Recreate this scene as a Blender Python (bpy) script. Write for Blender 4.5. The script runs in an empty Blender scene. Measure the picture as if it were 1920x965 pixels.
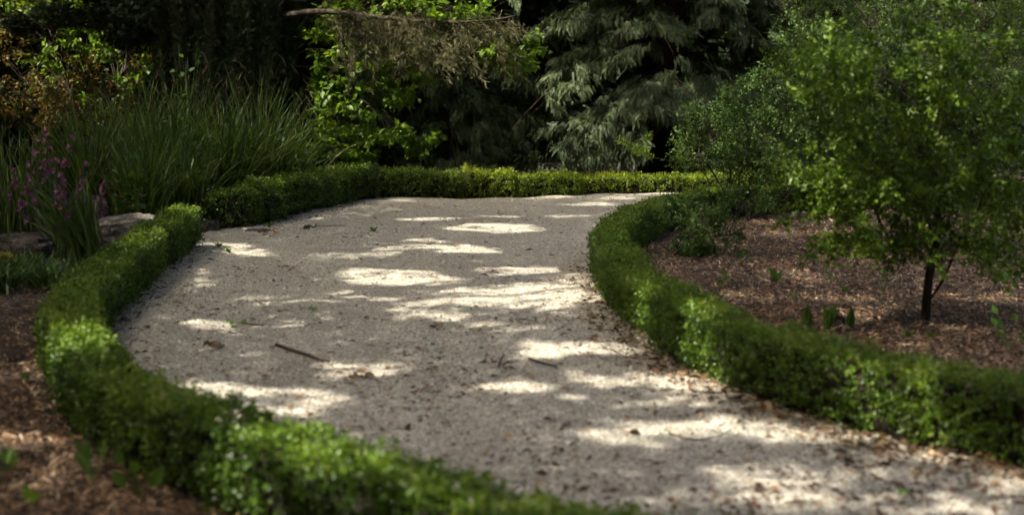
import bpy, math, random
import numpy as np

# ------------------------------------------------------------------ camera, world, sun, exposure
S = bpy.context.scene
COL = S.collection
FPX, CX, CY = 2667.0, 960.0, 482.5          # focal length and centre, in pixels of the 1920 px photo
CAMH = 1.5
PITCH = math.atan((482.5 - 171.0) / FPX)

cam_data = bpy.data.cameras.new('camera')
cam = bpy.data.objects.new('camera', cam_data)
COL.objects.link(cam)
cam.location = (0, 0, CAMH)
cam.rotation_euler = (math.pi / 2 - PITCH, 0, 0)
cam_data.sensor_width = 36.0
cam_data.lens = FPX / 1920 * 36
cam_data.clip_end = 2000
cam_data.dof.use_dof = True
cam_data.dof.focus_distance = 17.5
cam_data.dof.aperture_fstop = 2.0
S.camera = cam

SUN_EL = math.radians(50)
SUN_AZ = math.radians(-122)                 # compass angle of the sun from +Y, clockwise positive: left, a little behind the camera
TOSUN = np.array([math.sin(SUN_AZ) * math.cos(SUN_EL), math.cos(SUN_AZ) * math.cos(SUN_EL), math.sin(SUN_EL)])

world = bpy.data.worlds.new('World')
S.world = world
world.use_nodes = True
wn = world.node_tree
bg = wn.nodes['Background']
sky = wn.nodes.new('ShaderNodeTexSky')
sky.sky_type = 'NISHITA'
sky.sun_disc = False
sky.sun_elevation = SUN_EL
sky.sun_rotation = SUN_AZ
sky.air_density = 0.5
sky.dust_density = 7.0
sky.ozone_density = 0.2
wn.links.new(sky.outputs['Color'], bg.inputs['Color'])
bg.inputs['Strength'].default_value = 0.15

sd = bpy.data.lights.new('sun', 'SUN')
sd.energy = 2.25
sd.angle = math.radians(0.53)
sd.color = (1.0, 0.94, 0.85)
sun = bpy.data.objects.new('sun', sd)
COL.objects.link(sun)
from mathutils import Vector
sun.rotation_euler = Vector(TOSUN).to_track_quat('Z', 'Y').to_euler()
sun.location = (-20, -8, 30)

S.view_settings.view_transform = 'Standard'
S.view_settings.look = 'None'
S.view_settings.exposure = 2.48
S.view_settings.gamma = 1.0
S.view_settings.use_curve_mapping = False
S.render.engine = 'CYCLES'
S.cycles.use_denoising = True
try:
    S.cycles.denoiser = 'OPENIMAGEDENOISE'
    S.cycles.denoising_input_passes = 'RGB_ALBEDO_NORMAL'
    S.cycles.denoising_prefilter = 'ACCURATE'
except Exception:
    pass
S.cycles.max_bounces = 6
S.cycles.diffuse_bounces = 4
S.cycles.glossy_bounces = 2
S.cycles.transmission_bounces = 3
S.cycles.transparent_max_bounces = 4
S.cycles.sample_clamp_indirect = 4.0
S.cycles.caustics_reflective = False
S.cycles.caustics_refractive = False

rng = np.random.default_rng(7)
random.seed(7)

# ------------------------------------------------------------------ helpers
def ray(px, py):
    u = (px - CX) / FPX
    v = (CY - py) / FPX
    c, s = math.cos(PITCH), math.sin(PITCH)
    return np.array([u, c + v * s, -s + v * c])

def G(px, py, z=0.0):
    """point of the place seen at that photo pixel, at height z"""
    r = ray(px, py)
    t = (z - CAMH) / r[2]
    return np.array([0, 0, CAMH]) + r * t

def D(px, py, y):
    """point of the place seen at that photo pixel, at distance y"""
    r = ray(px, py)
    return np.array([0, 0, CAMH]) + r * (y / r[1])

def wave(p, freq, seed, octaves=3):
    """smooth noise about -1..1 from summed sines, any dimension"""
    p = np.asarray(p, float)
    r = np.random.default_rng(seed)
    out = np.zeros(p.shape[:-1])
    amp, tot = 1.0, 0.0
    for o in range(octaves):
        for _ in range(4):
            k = r.normal(size=p.shape[-1])
            k = k / np.linalg.norm(k) * freq * r.uniform(0.7, 1.4)
            out += amp * np.sin(p @ k + r.uniform(0, 6.28))
        tot += amp * 1.6
        amp *= 0.55
        freq *= 2.1
    return out / tot

def norm(a):
    return a / np.maximum(np.linalg.norm(a, axis=-1, keepdims=True), 1e-9)

def spline(pts, step):
    """Catmull-Rom through the points, resampled at even steps"""
    P = np.asarray(pts, float)
    P = np.vstack([2 * P[0] - P[1], P, 2 * P[-1] - P[-2]])
    out = []
    for i in range(1, len(P) - 2):
        t = np.linspace(0, 1, 24, endpoint=False)[:, None]
        a, b, c, d = P[i - 1], P[i], P[i + 1], P[i + 2]
        out.append(0.5 * (2 * b + (c - a) * t + (2 * a - 5 * b + 4 * c - d) * t**2 + (3 * b - a - 3 * c + d) * t**3))
    out.append(P[-2][None])
    Q = np.vstack(out)
    seg = np.r_[0, np.cumsum(np.linalg.norm(np.diff(Q, axis=0), axis=1))]
    n = max(2, int(seg[-1] / step) + 1)
    s = np.linspace(0, seg[-1], n)
    return np.stack([np.interp(s, seg, Q[:, k]) for k in range(Q.shape[1])], 1)

class MB:
    """collects triangles with a per-face tint and links them as one mesh object"""
    def __init__(self):
        self.v, self.f, self.t, self.n = [], [], [], 0
    def add(self, v, f, t=None):
        v = np.asarray(v, float).reshape(-1, 3)
        f = np.asarray(f, int).reshape(-1, 3)
        if t is None:
            t = rng.random(len(f))
        elif np.isscalar(t):
            t = np.full(len(f), float(t))
        self.v.append(v); self.f.append(f + self.n); self.t.append(np.asarray(t, float))
        self.n += len(v)
        return self
    def scatter(self, tv, tf, org, X, Y, Z, scale, tint):
        """copies of a template (tv, tf) with axes X, Y, Z at the points org"""
        org = np.asarray(org); k = len(org)
        if k == 0:
            return self
        scale = np.asarray(scale, float)
        if scale.ndim == 1:
            scale = np.repeat(scale[:, None], 3, 1)
        loc = tv[None] * scale[:, None, :]
        v = org[:, None] + loc[..., 0:1] * X[:, None] + loc[..., 1:2] * Y[:, None] + loc[..., 2:3] * Z[:, None]
        f = tf[None] + (np.arange(k) * len(tv))[:, None, None]
        return self.add(v.reshape(-1, 3), f.reshape(-1, 3), np.repeat(tint, len(tf)))
    def tube(self, pts, rad, sides=6, tint=None):
        pts = np.asarray(pts, float)
        n = len(pts)
        rad = np.interp(np.linspace(0, 1, n), np.linspace(0, 1, len(np.atleast_1d(rad))), np.atleast_1d(rad))
        tan = norm(np.gradient(pts, axis=0))
        ref = np.array([0, 0, 1.0]) if abs(tan[:, 2]).mean() < 0.8 else np.array([1.0, 0, 0])
        a = norm(np.cross(tan, ref)); b = np.cross(tan, a)
        th = np.linspace(0, 2 * math.pi, sides, endpoint=False)
        v = pts[:, None] + rad[:, None, None] * (np.cos(th)[None, :, None] * a[:, None] + np.sin(th)[None, :, None] * b[:, None])
        v = v.reshape(-1, 3)
        i = np.arange(n - 1)[:, None] * sides
        j = np.arange(sides)[None]
        j2 = (j + 1) % sides
        q = np.stack([i + j, i + j2, i + sides + j2, i + sides + j], -1).reshape(-1, 4)
        f = np.vstack([q[:, [0, 1, 2]], q[:, [0, 2, 3]]])
        cap = [[(n - 1) * sides, (n - 1) * sides + k, (n - 1) * sides + k + 1] for k in range(1, sides - 1)]
        f = np.vstack([f, np.array(cap)])
        return self.add(v, f, rng.random() if tint is None else tint)
    def build(self, name, mat, parent=None, origin=None, smooth=False):
        v = np.vstack(self.v) if self.v else np.zeros((0, 3))
        f = np.vstack(self.f) if self.f else np.zeros((0, 3), int)
        o = np.array(parent.location if parent is not None and origin is None else (origin if origin is not None else (0, 0, 0)), float)
        v = v - o
        me = bpy.data.meshes.new(name)
        me.vertices.add(len(v)); me.vertices.foreach_set('co', v.astype(np.float32).ravel())
        me.loops.add(len(f) * 3); me.loops.foreach_set('vertex_index', f.astype(np.int32).ravel())
        me.polygons.add(len(f))
        me.polygons.foreach_set('loop_start', np.arange(0, len(f) * 3, 3, dtype=np.int32))
        me.polygons.foreach_set('loop_total', np.full(len(f), 3, np.int32))
        at = me.attributes.new('tint', 'FLOAT', 'FACE')
        at.data.foreach_set('value', np.concatenate(self.t).astype(np.float32) if self.t else np.zeros(0, np.float32))
        me.update(calc_edges=True)
        if smooth:
            me.polygons.foreach_set('use_smooth', np.ones(len(f), bool))
        me.materials.append(mat)
        ob = bpy.data.objects.new(name, me)
        COL.objects.link(ob)
        if parent is not None:
            ob.parent = parent
        else:
            ob.location = o
        return ob

def tag(o, label=None, cat=None, group=None, kind=None):
    for k, v in (('label', label), ('category', cat), ('group', group), ('kind', kind)):
        if v:
            o[k] = v
    return o

def thing(name, loc, label, cat, group=None):
    o = bpy.data.objects.new(name, None)
    o.empty_display_size = 0.2
    COL.objects.link(o)
    o.location = tuple(float(c) for c in loc)
    return tag(o, label, cat, group)

# ------------------------------------------------------------------ materials
def new_mat(name):
    m = bpy.data.materials.new(name)
    m.use_nodes = True
    nt = m.node_tree
    p = nt.nodes['Principled BSDF']
    return m, nt, p

def ramp_from(nt, fac, cols):
    r = nt.nodes.new('ShaderNodeValToRGB')
    el = r.color_ramp.elements
    while len(el) < len(cols):
        el.new(0.5)
    for i, c in enumerate(cols):
        pos, col = c
        el[i].position = pos
        el[i].color = (*col, 1)
    nt.links.new(fac, r.inputs['Fac'])
    return r.outputs['Color']

def tinted(name, cols, rough=0.6, spec=0.3, trans=0.0, trans_gain=1.6, bump=0.0, bscale=60, jitter=0.0, jscale=3.0):
    """colour picked per face by the tint attribute; leaves also let light through"""
    m, nt, p = new_mat(name)
    at = nt.nodes.new('ShaderNodeAttribute'); at.attribute_name = 'tint'
    fac = at.outputs['Fac']
    if jitter:
        tc = nt.nodes.new('ShaderNodeTexCoord')
        nz = nt.nodes.new('ShaderNodeTexNoise'); nz.inputs['Scale'].default_value = jscale
        nz.inputs['Detail'].default_value = 3
        nt.links.new(tc.outputs['Object'], nz.inputs['Vector'])
        ma = nt.nodes.new('ShaderNodeMath'); ma.operation = 'MULTIPLY_ADD'
        ma.inputs[1].default_value = jitter
        nt.links.new(nz.outputs['Fac'], ma.inputs[0])
        sb = nt.nodes.new('ShaderNodeMath'); sb.operation = 'SUBTRACT'
        nt.links.new(fac, sb.inputs[0]); sb.inputs[1].default_value = jitter * 0.5
        nt.links.new(sb.outputs[0], ma.inputs[2])
        fac = ma.outputs[0]
    col = ramp_from(nt, fac, cols)
    nt.links.new(col, p.inputs['Base Color'])
    p.inputs['Roughness'].default_value = rough
    p.inputs['Specular IOR Level'].default_value = spec
    if bump:
        tc = nt.nodes.new('ShaderNodeTexCoord')
        nz = nt.nodes.new('ShaderNodeTexNoise'); nz.inputs['Scale'].default_value = bscale; nz.inputs['Detail'].default_value = 6
        nt.links.new(tc.outputs['Object'], nz.inputs['Vector'])
        b = nt.nodes.new('ShaderNodeBump'); b.inputs['Strength'].default_value = bump; b.inputs['Distance'].default_value = 0.02
        nt.links.new(nz.outputs['Fac'], b.inputs['Height']); nt.links.new(b.outputs['Normal'], p.inputs['Normal'])
    if trans:
        tr = nt.nodes.new('ShaderNodeBsdfTranslucent')
        g = nt.nodes.new('ShaderNodeVectorMath'); g.operation = 'MULTIPLY'
        nt.links.new(col, g.inputs[0]); g.inputs[1].default_value = (trans_gain * 1.15, trans_gain * 1.1, trans_gain * 0.55)
        nt.links.new(g.outputs[0], tr.inputs['Color'])
        mx = nt.nodes.new('ShaderNodeMixShader'); mx.inputs['Fac'].default_value = trans
        nt.links.new(p.outputs['BSDF'], mx.inputs[1]); nt.links.new(tr.outputs['BSDF'], mx.inputs[2])
        nt.links.new(mx.outputs['Shader'], nt.nodes['Material Output'].inputs['Surface'])
    return m

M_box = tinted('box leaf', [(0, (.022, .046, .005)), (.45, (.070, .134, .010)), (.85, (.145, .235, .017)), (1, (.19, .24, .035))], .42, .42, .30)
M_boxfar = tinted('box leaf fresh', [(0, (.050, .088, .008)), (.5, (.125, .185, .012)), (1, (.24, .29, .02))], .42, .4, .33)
M_twig = tinted('hedge stems', [(0, (.014, .012, .008)), (1, (.034, .028, .018))], .9, .1, bump=.6, bscale=40)
M_dead = tinted('dead box leaf', [(0, (.20, .11, .05)), (1, (.36, .24, .12))], .7, .2, .2)
M_bark = tinted('bark', [(0, (.042, .032, .022)), (1, (.075, .058, .042))], .9, .15, bump=.8, bscale=35)
M_redbark = tinted('red bark', [(0, (.035, .020, .015)), (1, (.055, .032, .023))], .9, .1, bump=.8, bscale=25)
M_conifer = tinted('weeping spray', [(0, (.026, .046, .012)), (.6, (.074, .108, .034)), (1, (.165, .21, .085))], .45, .40, .15, 1.2)
M_yew = tinted('yew needle', [(0, (.014, .024, .009)), (1, (.050, .070, .028))], .5, .3, .08)
M_tan = tinted('withered spray', [(0, (.058, .066, .026)), (.5, (.105, .108, .045)), (1, (.20, .18, .085))], .7, .2, .25, 1.1)
M_lime = tinted('lime leaf', [(0, (.070, .14, .012)), (.6, (.108, .188, .018)), (1, (.18, .27, .025))], .45, .35, .42, 1.7)
M_copper = tinted('copper leaf', [(0, (.035, .06, .014)), (.45, (.07, .10, .02)), (.65, (.17, .13, .03)), (1, (.34, .18, .06))], .35, .5, .45, 1.5)
M_young = tinted('young tree leaf', [(0, (.050, .098, .009)), (.55, (.105, .185, .015)), (1, (.19, .27, .03))], .40, .4, .36)
M_shrub = tinted('shrub leaf', [(0, (.034, .074, .012)), (.6, (.082, .155, .024)), (1, (.14, .22, .036))], .48, .35, .3)
M_sea = tinted('blue green leaf', [(0, (.036, .080, .017)), (.6, (.080, .150, .030)), (1, (.14, .215, .045))], .5, .3, .3)
M_canopy = tinted('canopy leaf', [(0, (.035, .07, .018)), (1, (.07, .11, .03))], .5, .3, .12)
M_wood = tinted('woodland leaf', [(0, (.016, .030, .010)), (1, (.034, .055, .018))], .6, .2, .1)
M_sedge = tinted('sedge blade', [(0, (.030, .066, .012)), (.5, (.072, .130, .022)), (.88, (.14, .215, .045)), (1, (.26, .21, .10))], .42, .4, .25)
M_seed = tinted('sedge seed head', [(0, (.09, .06, .03)), (1, (.17, .12, .065))], .8, .1)
M_sword = tinted('sword leaf', [(0, (.050, .10, .018)), (1, (.10, .165, .034))], .4, .4, .2)
M_mag = tinted('magenta petal', [(0, (.19, .06, .17)), (.6, (.31, .115, .28)), (1, (.46, .24, .42))], .5, .2, .35, 1.2)
M_yellow = tinted('yellow petal', [(0, (.42, .36, .10)), (1, (.60, .55, .20))], .5, .2, .25, 1.1)
M_weed = tinted('weed leaf', [(0, (.075, .15, .022)), (1, (.13, .24, .04))], .5, .3, .35)
M_litter = tinted('dry leaf', [(0, (.05, .032, .018)), (.5, (.13, .075, .040)), (.8, (.26, .15, .08)), (1, (.42, .30, .15))], .75, .2, .12)
M_mulch = tinted('mulch shred', [(0, (.050, .032, .019)), (.35, (.185, .106, .052)), (.75, (.36, .22, .118)), (1, (.56, .43, .28))], .85, .15)
M_pebble = tinted('pebble', [(0, (.16, .142, .11)), (.35, (.33, .30, .235)), (.8, (.47, .43, .35)), (1, (.66, .63, .54))], .8, .25)
M_stick = tinted('dead stick', [(0, (.05, .038, .028)), (1, (.10, .075, .055))], .9, .1, bump=.5, bscale=80)
M_fruit = tinted('green fruit', [(0, (.30, .42, .16)), (1, (.42, .52, .25))], .35, .5)

def rock_mat(name, c0, c1, moss=None):
    m, nt, p = new_mat(name)
    tc = nt.nodes.new('ShaderNodeTexCoord')
    n1 = nt.nodes.new('ShaderNodeTexNoise'); n1.inputs['Scale'].default_value = 9; n1.inputs['Detail'].default_value = 9; n1.inputs['Roughness'].default_value = .7
    nt.links.new(tc.outputs['Object'], n1.inputs['Vector'])
    cols = [(.3, c0), (.7, c1)] + ([(.82, moss)] if moss else [])
    nt.links.new(ramp_from(nt, n1.outputs['Fac'], cols), p.inputs['Base Color'])
    p.inputs['Roughness'].default_value = .9
    n2 = nt.nodes.new('ShaderNodeTexNoise'); n2.inputs['Scale'].default_value = 30; n2.inputs['Detail'].default_value = 10
    nt.links.new(tc.outputs['Object'], n2.inputs['Vector'])
    b = nt.nodes.new('ShaderNodeBump'); b.inputs['Strength'].default_value = 1; b.inputs['Distance'].default_value = .05
    nt.links.new(n2.outputs['Fac'], b.inputs['Height']); nt.links.new(b.outputs['Normal'], p.inputs['Normal'])
    return m
M_rock = rock_mat('weathered rock', (.075, .062, .047), (.19, .16, .125), (.07, .08, .035))
M_darkrock = rock_mat('dark rock', (.04, .032, .024), (.10, .08, .06))
M_stone = rock_mat('grey stone', (.14, .14, .125), (.26, .255, .23))

def gravel_mat():
    m, nt, p = new_mat('gravel')
    geo = nt.nodes.new('ShaderNodeNewGeometry')
    def vor(scale, feat='F1'):
        v = nt.nodes.new('ShaderNodeTexVoronoi'); v.inputs['Scale'].default_value = scale; v.feature = feat
        nt.links.new(geo.outputs['Position'], v.inputs['Vector']); return v
    def noise(scale, det=4):
        v = nt.nodes.new('ShaderNodeTexNoise'); v.inputs['Scale'].default_value = scale; v.inputs['Detail'].default_value = det
        nt.links.new(geo.outputs['Position'], v.inputs['Vector']); return v
    v1 = vor(82); 
    sep = nt.nodes.new('ShaderNodeSeparateColor'); nt.links.new(v1.outputs['Color'], sep.inputs['Color'])
    stone = ramp_from(nt, sep.outputs['Red'], [(0, (.17, .148, .110)), (.3, (.335, .308, .228)), (.75, (.455, .425, .32)), (1, (.63, .60, .48))])
    big = noise(1.3, 5)
    f = nt.nodes.new('ShaderNodeMapRange'); f.inputs[1].default_value = .38; f.inputs[2].default_value = .68; f.inputs[3].default_value = 0; f.inputs[4].default_value = .45
    nt.links.new(big.outputs['Fac'], f.inputs[0])
    mx = nt.nodes.new('ShaderNodeMix'); mx.data_type = 'RGBA'
    nt.links.new(f.outputs[0], mx.inputs['Factor']); nt.links.new(stone, mx.inputs[6]); mx.inputs[7].default_value = (.31, .262, .195, 1)
    fine = noise(19, 6)
    f2 = nt.nodes.new('ShaderNodeMapRange'); f2.inputs[1].default_value = .58; f2.inputs[2].default_value = .72; f2.inputs[3].default_value = 0; f2.inputs[4].default_value = .65
    nt.links.new(fine.outputs['Fac'], f2.inputs[0])
    mx2 = nt.nodes.new('ShaderNodeMix'); mx2.data_type = 'RGBA'
    nt.links.new(f2.outputs[0], mx2.inputs['Factor']); nt.links.new(mx.outputs[2], mx2.inputs[6]); mx2.inputs[7].default_value = (.19, .14, .095, 1)
    nt.links.new(mx2.outputs[2], p.inputs['Base Color'])
    p.inputs['Roughness'].default_value = .9
    p.inputs['Specular IOR Level'].default_value = .2
    b = nt.nodes.new('ShaderNodeBump'); b.inputs['Strength'].default_value = 1.0; b.inputs['Distance'].default_value = .006; b.invert = True
    nt.links.new(v1.outputs['Distance'], b.inputs['Height'])
    b2 = nt.nodes.new('ShaderNodeBump'); b2.inputs['Strength'].default_value = .8; b2.inputs['Distance'].default_value = .02
    n3 = noise(30, 5); nt.links.new(n3.outputs['Fac'], b2.inputs['Height']); nt.links.new(b.outputs['Normal'], b2.inputs['Normal'])
    nt.links.new(b2.outputs['Normal'], p.inputs['Normal'])
    return m
M_gravel = gravel_mat()

def soil_mat():
    m, nt, p = new_mat('soil')
    geo = nt.nodes.new('ShaderNodeNewGeometry')
    n1 = nt.nodes.new('ShaderNodeTexNoise'); n1.inputs['Scale'].default_value = 22; n1.inputs['Detail'].default_value = 10; n1.inputs['Roughness'].default_value = .75
    nt.links.new(geo.outputs['Position'], n1.inputs['Vector'])
    nt.links.new(ramp_from(nt, n1.outputs['Fac'], [(.3, (.022, .015, .010)), (.5, (.065, .045, .029)), (.75, (.13, .092, .06))]), p.inputs['Base Color'])
    p.inputs['Roughness'].default_value = .95
    b = nt.nodes.new('ShaderNodeBump'); b.inputs['Strength'].default_value = 1; b.inputs['Distance'].default_value = .03
    nt.links.new(n1.outputs['Fac'], b.inputs['Height']); nt.links.new(b.outputs['Normal'], p.inputs['Normal'])
    return m
M_soil = soil_mat()

# ------------------------------------------------------------------ templates
LEAF_V = np.array([[0, 0, 0], [-.5, .45, .12], [0, 1, 0], [.5, .45, .12]], float)
LEAF_F = np.array([[0, 2, 1], [0, 3, 2]])
BIG_V = np.array([[0, 0, 0], [-.42, .28, .07], [-.46, .58, .05], [-.2, .86, -.02], [0, 1.05, -.1], [.2, .86, -.02], [.46, .58, .05], [.42, .28, .07], [0, .5, -.03]], float)
BIG_F = np.array([[8, i + 1, i] if i < 7 else [8, 0, 7] for i in range(8)])
def frond_template(k=7, w=.24, seg=.05, curve=.18):
    V, F = [], []
    def dia(a, b, wd):
        a, b = np.array(a, float), np.array(b, float)
        d = b - a; n = np.array([-d[1], d[0], 0]); n = n / (np.linalg.norm(n) + 1e-9) * wd
        m = a + d * .5 + np.array([0, 0, .015])
        i = len(V); V.extend([a, m + n, b, m - n]); F.extend([[i, i + 2, i + 1], [i, i + 3, i + 2]])
    for i in range(k):
        y = .04 + i / k * .86
        z = -curve * y * y
        L = w * (1 - .55 * y) * (.75 + .5 * ((i * 7) % 5) / 5)
        for s in (-1, 1):
            dia((0, y, z), (s * L, y + .17, z - .04 - .03 * (i % 3)), seg)
    dia((0, .82, -curve * .7), (0, 1.08, -curve * 1.15), seg)
    dia((0, 0, 0), (0, .9, -curve * .8), .018)
    return np.array(V), np.array(F)
FROND_V, FROND_F = frond_template(11, .14, .019, .28)
FINE_V, FINE_F = frond_template(9, .15, .016, .1)
SPRIG_V, SPRIG_F = frond_template(5, .3, .05, .05)

def frames(d, n):
    Y = norm(d); X = norm(np.cross(Y, n)); Z = np.cross(X, Y)
    return X, Y, Z

def rdir(k):
    return norm(rng.normal(size=(k, 3)))

def leafing(mb, pos, dirs, length, width, up=0.8, tmpl='small', tint=None, normal=None):
    k = len(pos)
    n = (np.array([0, 0, 1.0]) if normal is None else normal) * up + rng.normal(size=(k, 3)) * .55
    X, Y, Z = frames(dirs, n)
    L = length * rng.uniform(.65, 1.25, k)
    W = L * width * rng.uniform(.85, 1.15, k)
    tv, tf = (LEAF_V, LEAF_F) if tmpl == 'small' else (BIG_V, BIG_F)
    mb.scatter(tv, tf, pos, X, Y, Z, np.stack([W, L, L], 1), rng.random(k) if tint is None else tint)

# ------------------------------------------------------------------ layout read off the photo
LEFT_PX = [(1700, 1110), (1400, 1022), (1080, 945), (850, 893), (640, 842), (450, 783), (300, 730), (195, 675), (143, 615), (130, 560), (160, 510), (230, 462), (300, 415), (350, 389)]
left_line = spline([G(x, y, np.interp(i, [0, 8, 13], [.34, .34, .40]))[:2] for i, (x, y) in enumerate(LEFT_PX)], .04)
RIGHT_PX = [(2500, 800), (2150, 746), (1920, 708), (1790, 684), (1635, 655), (1460, 620), (1350, 586), (1255, 540), (1180, 487), (1146, 450), (1142, 428), (1165, 407), (1205, 389), (1255, 372), (1340, 355), (1480, 343), (1700, 338), (2000, 336)]
right_line = spline([G(x, y, .36)[:2] for x, y in RIGHT_PX], .04)
def gl(px, py, back=.17):
    p = G(px, py)[:2]; return p + np.array([0, back])
BACK = [  # sections of the hedge across the far side: front base line in the photo, heights
    ([(388, 433), (420, 432), (466, 424)], .36, .32, 'low clipped box block at the near end of the far hedge, beside a path gap', 1),
    ([(474, 422), (520, 408), (575, 394), (630, 383), (690, 376)], .42, .36, 'tall unruly box hedge in front of the sedge, woody at its foot', 2),
    ([(697, 374), (745, 373), (793, 373)], .37, .38, 'dark squared box bush between two gaps under the lime green branches', 3),
    ([(803, 373), (830, 373), (858, 373)], .33, .34, 'small loose box bush, narrowest piece of the far hedge', 4),
    ([(864, 372), (910, 371), (958, 370)], .35, .38, 'bushy mid green box section with a rounded top below the weeping conifer', 5),
    ([(962, 370), (1020, 368), (1084, 367)], .28, .36, 'level bright green box section in the middle of the far hedge', 6),
    ([(1088, 366), (1200, 364), (1330, 362), (1500, 360), (1800, 358)], .235, .36, 'long low yellow green box hedge at the far bend, topped by sunlight', 7),
]
back_lines = [(spline([gl(x, y) for x, y in pts], .04), h, w, lab, k) for pts, h, w, lab, k in BACK]

# path outline: under the hedges all the way round
outline = np.vstack([left_line[::3], np.vstack([b[0][::3] for b in back_lines]), [[14, 22.5], [14, 19.3]], right_line[::-3], [[4, 2.0], [1.2, 2.2]]])
def inside(poly, P):
    x, y = P[:, 0], P[:, 1]
    c = np.zeros(len(P), bool)
    px, py = poly[:, 0], poly[:, 1]
    j = len(poly) - 1
    for i in range(len(poly)):
        if py[i] != py[j]:
            m = ((py[i] > y) != (py[j] > y)) & (x < (px[j] - px[i]) * (y - py[i]) / (py[j] - py[i]) + px[i])
            c ^= m
        j = i
    return c
def poly_dist(line, P):
    out = np.full(len(P), 1e9)
    for a in range(0, len(line), 3):
        out = np.minimum(out, np.hypot(P[:, 0] - line[a, 0], P[:, 1] - line[a, 1]))
    return out
right_bed = np.vstack([right_line, [[14, 18], [14, 4]]])

def gz(P):
    """ground height"""
    P = np.asarray(P, float)[..., :2]
    return .012 * wave(P, 3.5, 11, 2) + .010 * wave(P, 1.1, 12, 2)
def on_ground(p):
    p = np.array(p, float); return np.array([p[0], p[1], float(gz(p[None, :2])[0])])

def grid_mesh(mb, xs, ys, zfun, keep=None):
    X, Y = np.meshgrid(xs, ys)
    P = np.stack([X.ravel(), Y.ravel()], 1)
    Z = zfun(P)
    V = np.column_stack([P, Z])
    nx, ny = len(xs), len(ys)
    i = (np.arange(ny - 1)[:, None] * nx + np.arange(nx - 1)[None]).ravel()
    if keep is not None:
        c = np.stack([(V[i, 0] + V[i + 1, 0]) / 2, (V[i, 1] + V[i + nx, 1]) / 2], 1)
        i = i[keep(c)]
    F = np.vstack([np.stack([i, i + 1, i + nx + 1], 1), np.stack([i, i + nx + 1, i + nx], 1)])
    used = np.unique(F); remap = np.zeros(len(V), int); remap[used] = np.arange(len(used))
    mb.add(V[used], remap[F], .5)

gx = np.r_[-600, -200, -80, -40, -20, np.arange(-14, 14.01, .12), 20, 40, 80, 200, 600]
gy = np.r_[-600, -200, -60, -20, -5, np.arange(0, 34.01, .12), 40, 60, 120, 300, 900]
mb = MB(); grid_mesh(mb, gx, gy, gz)
tag(mb.build('ground', M_soil, smooth=True), kind='structure')
mb = MB(); grid_mesh(mb, np.arange(-5, 14, .05), np.arange(2, 23, .05), lambda P: gz(P) + .004, lambda c: inside(outline, c))
tag(mb.build('path', M_gravel, smooth=True), kind='structure')

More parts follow.
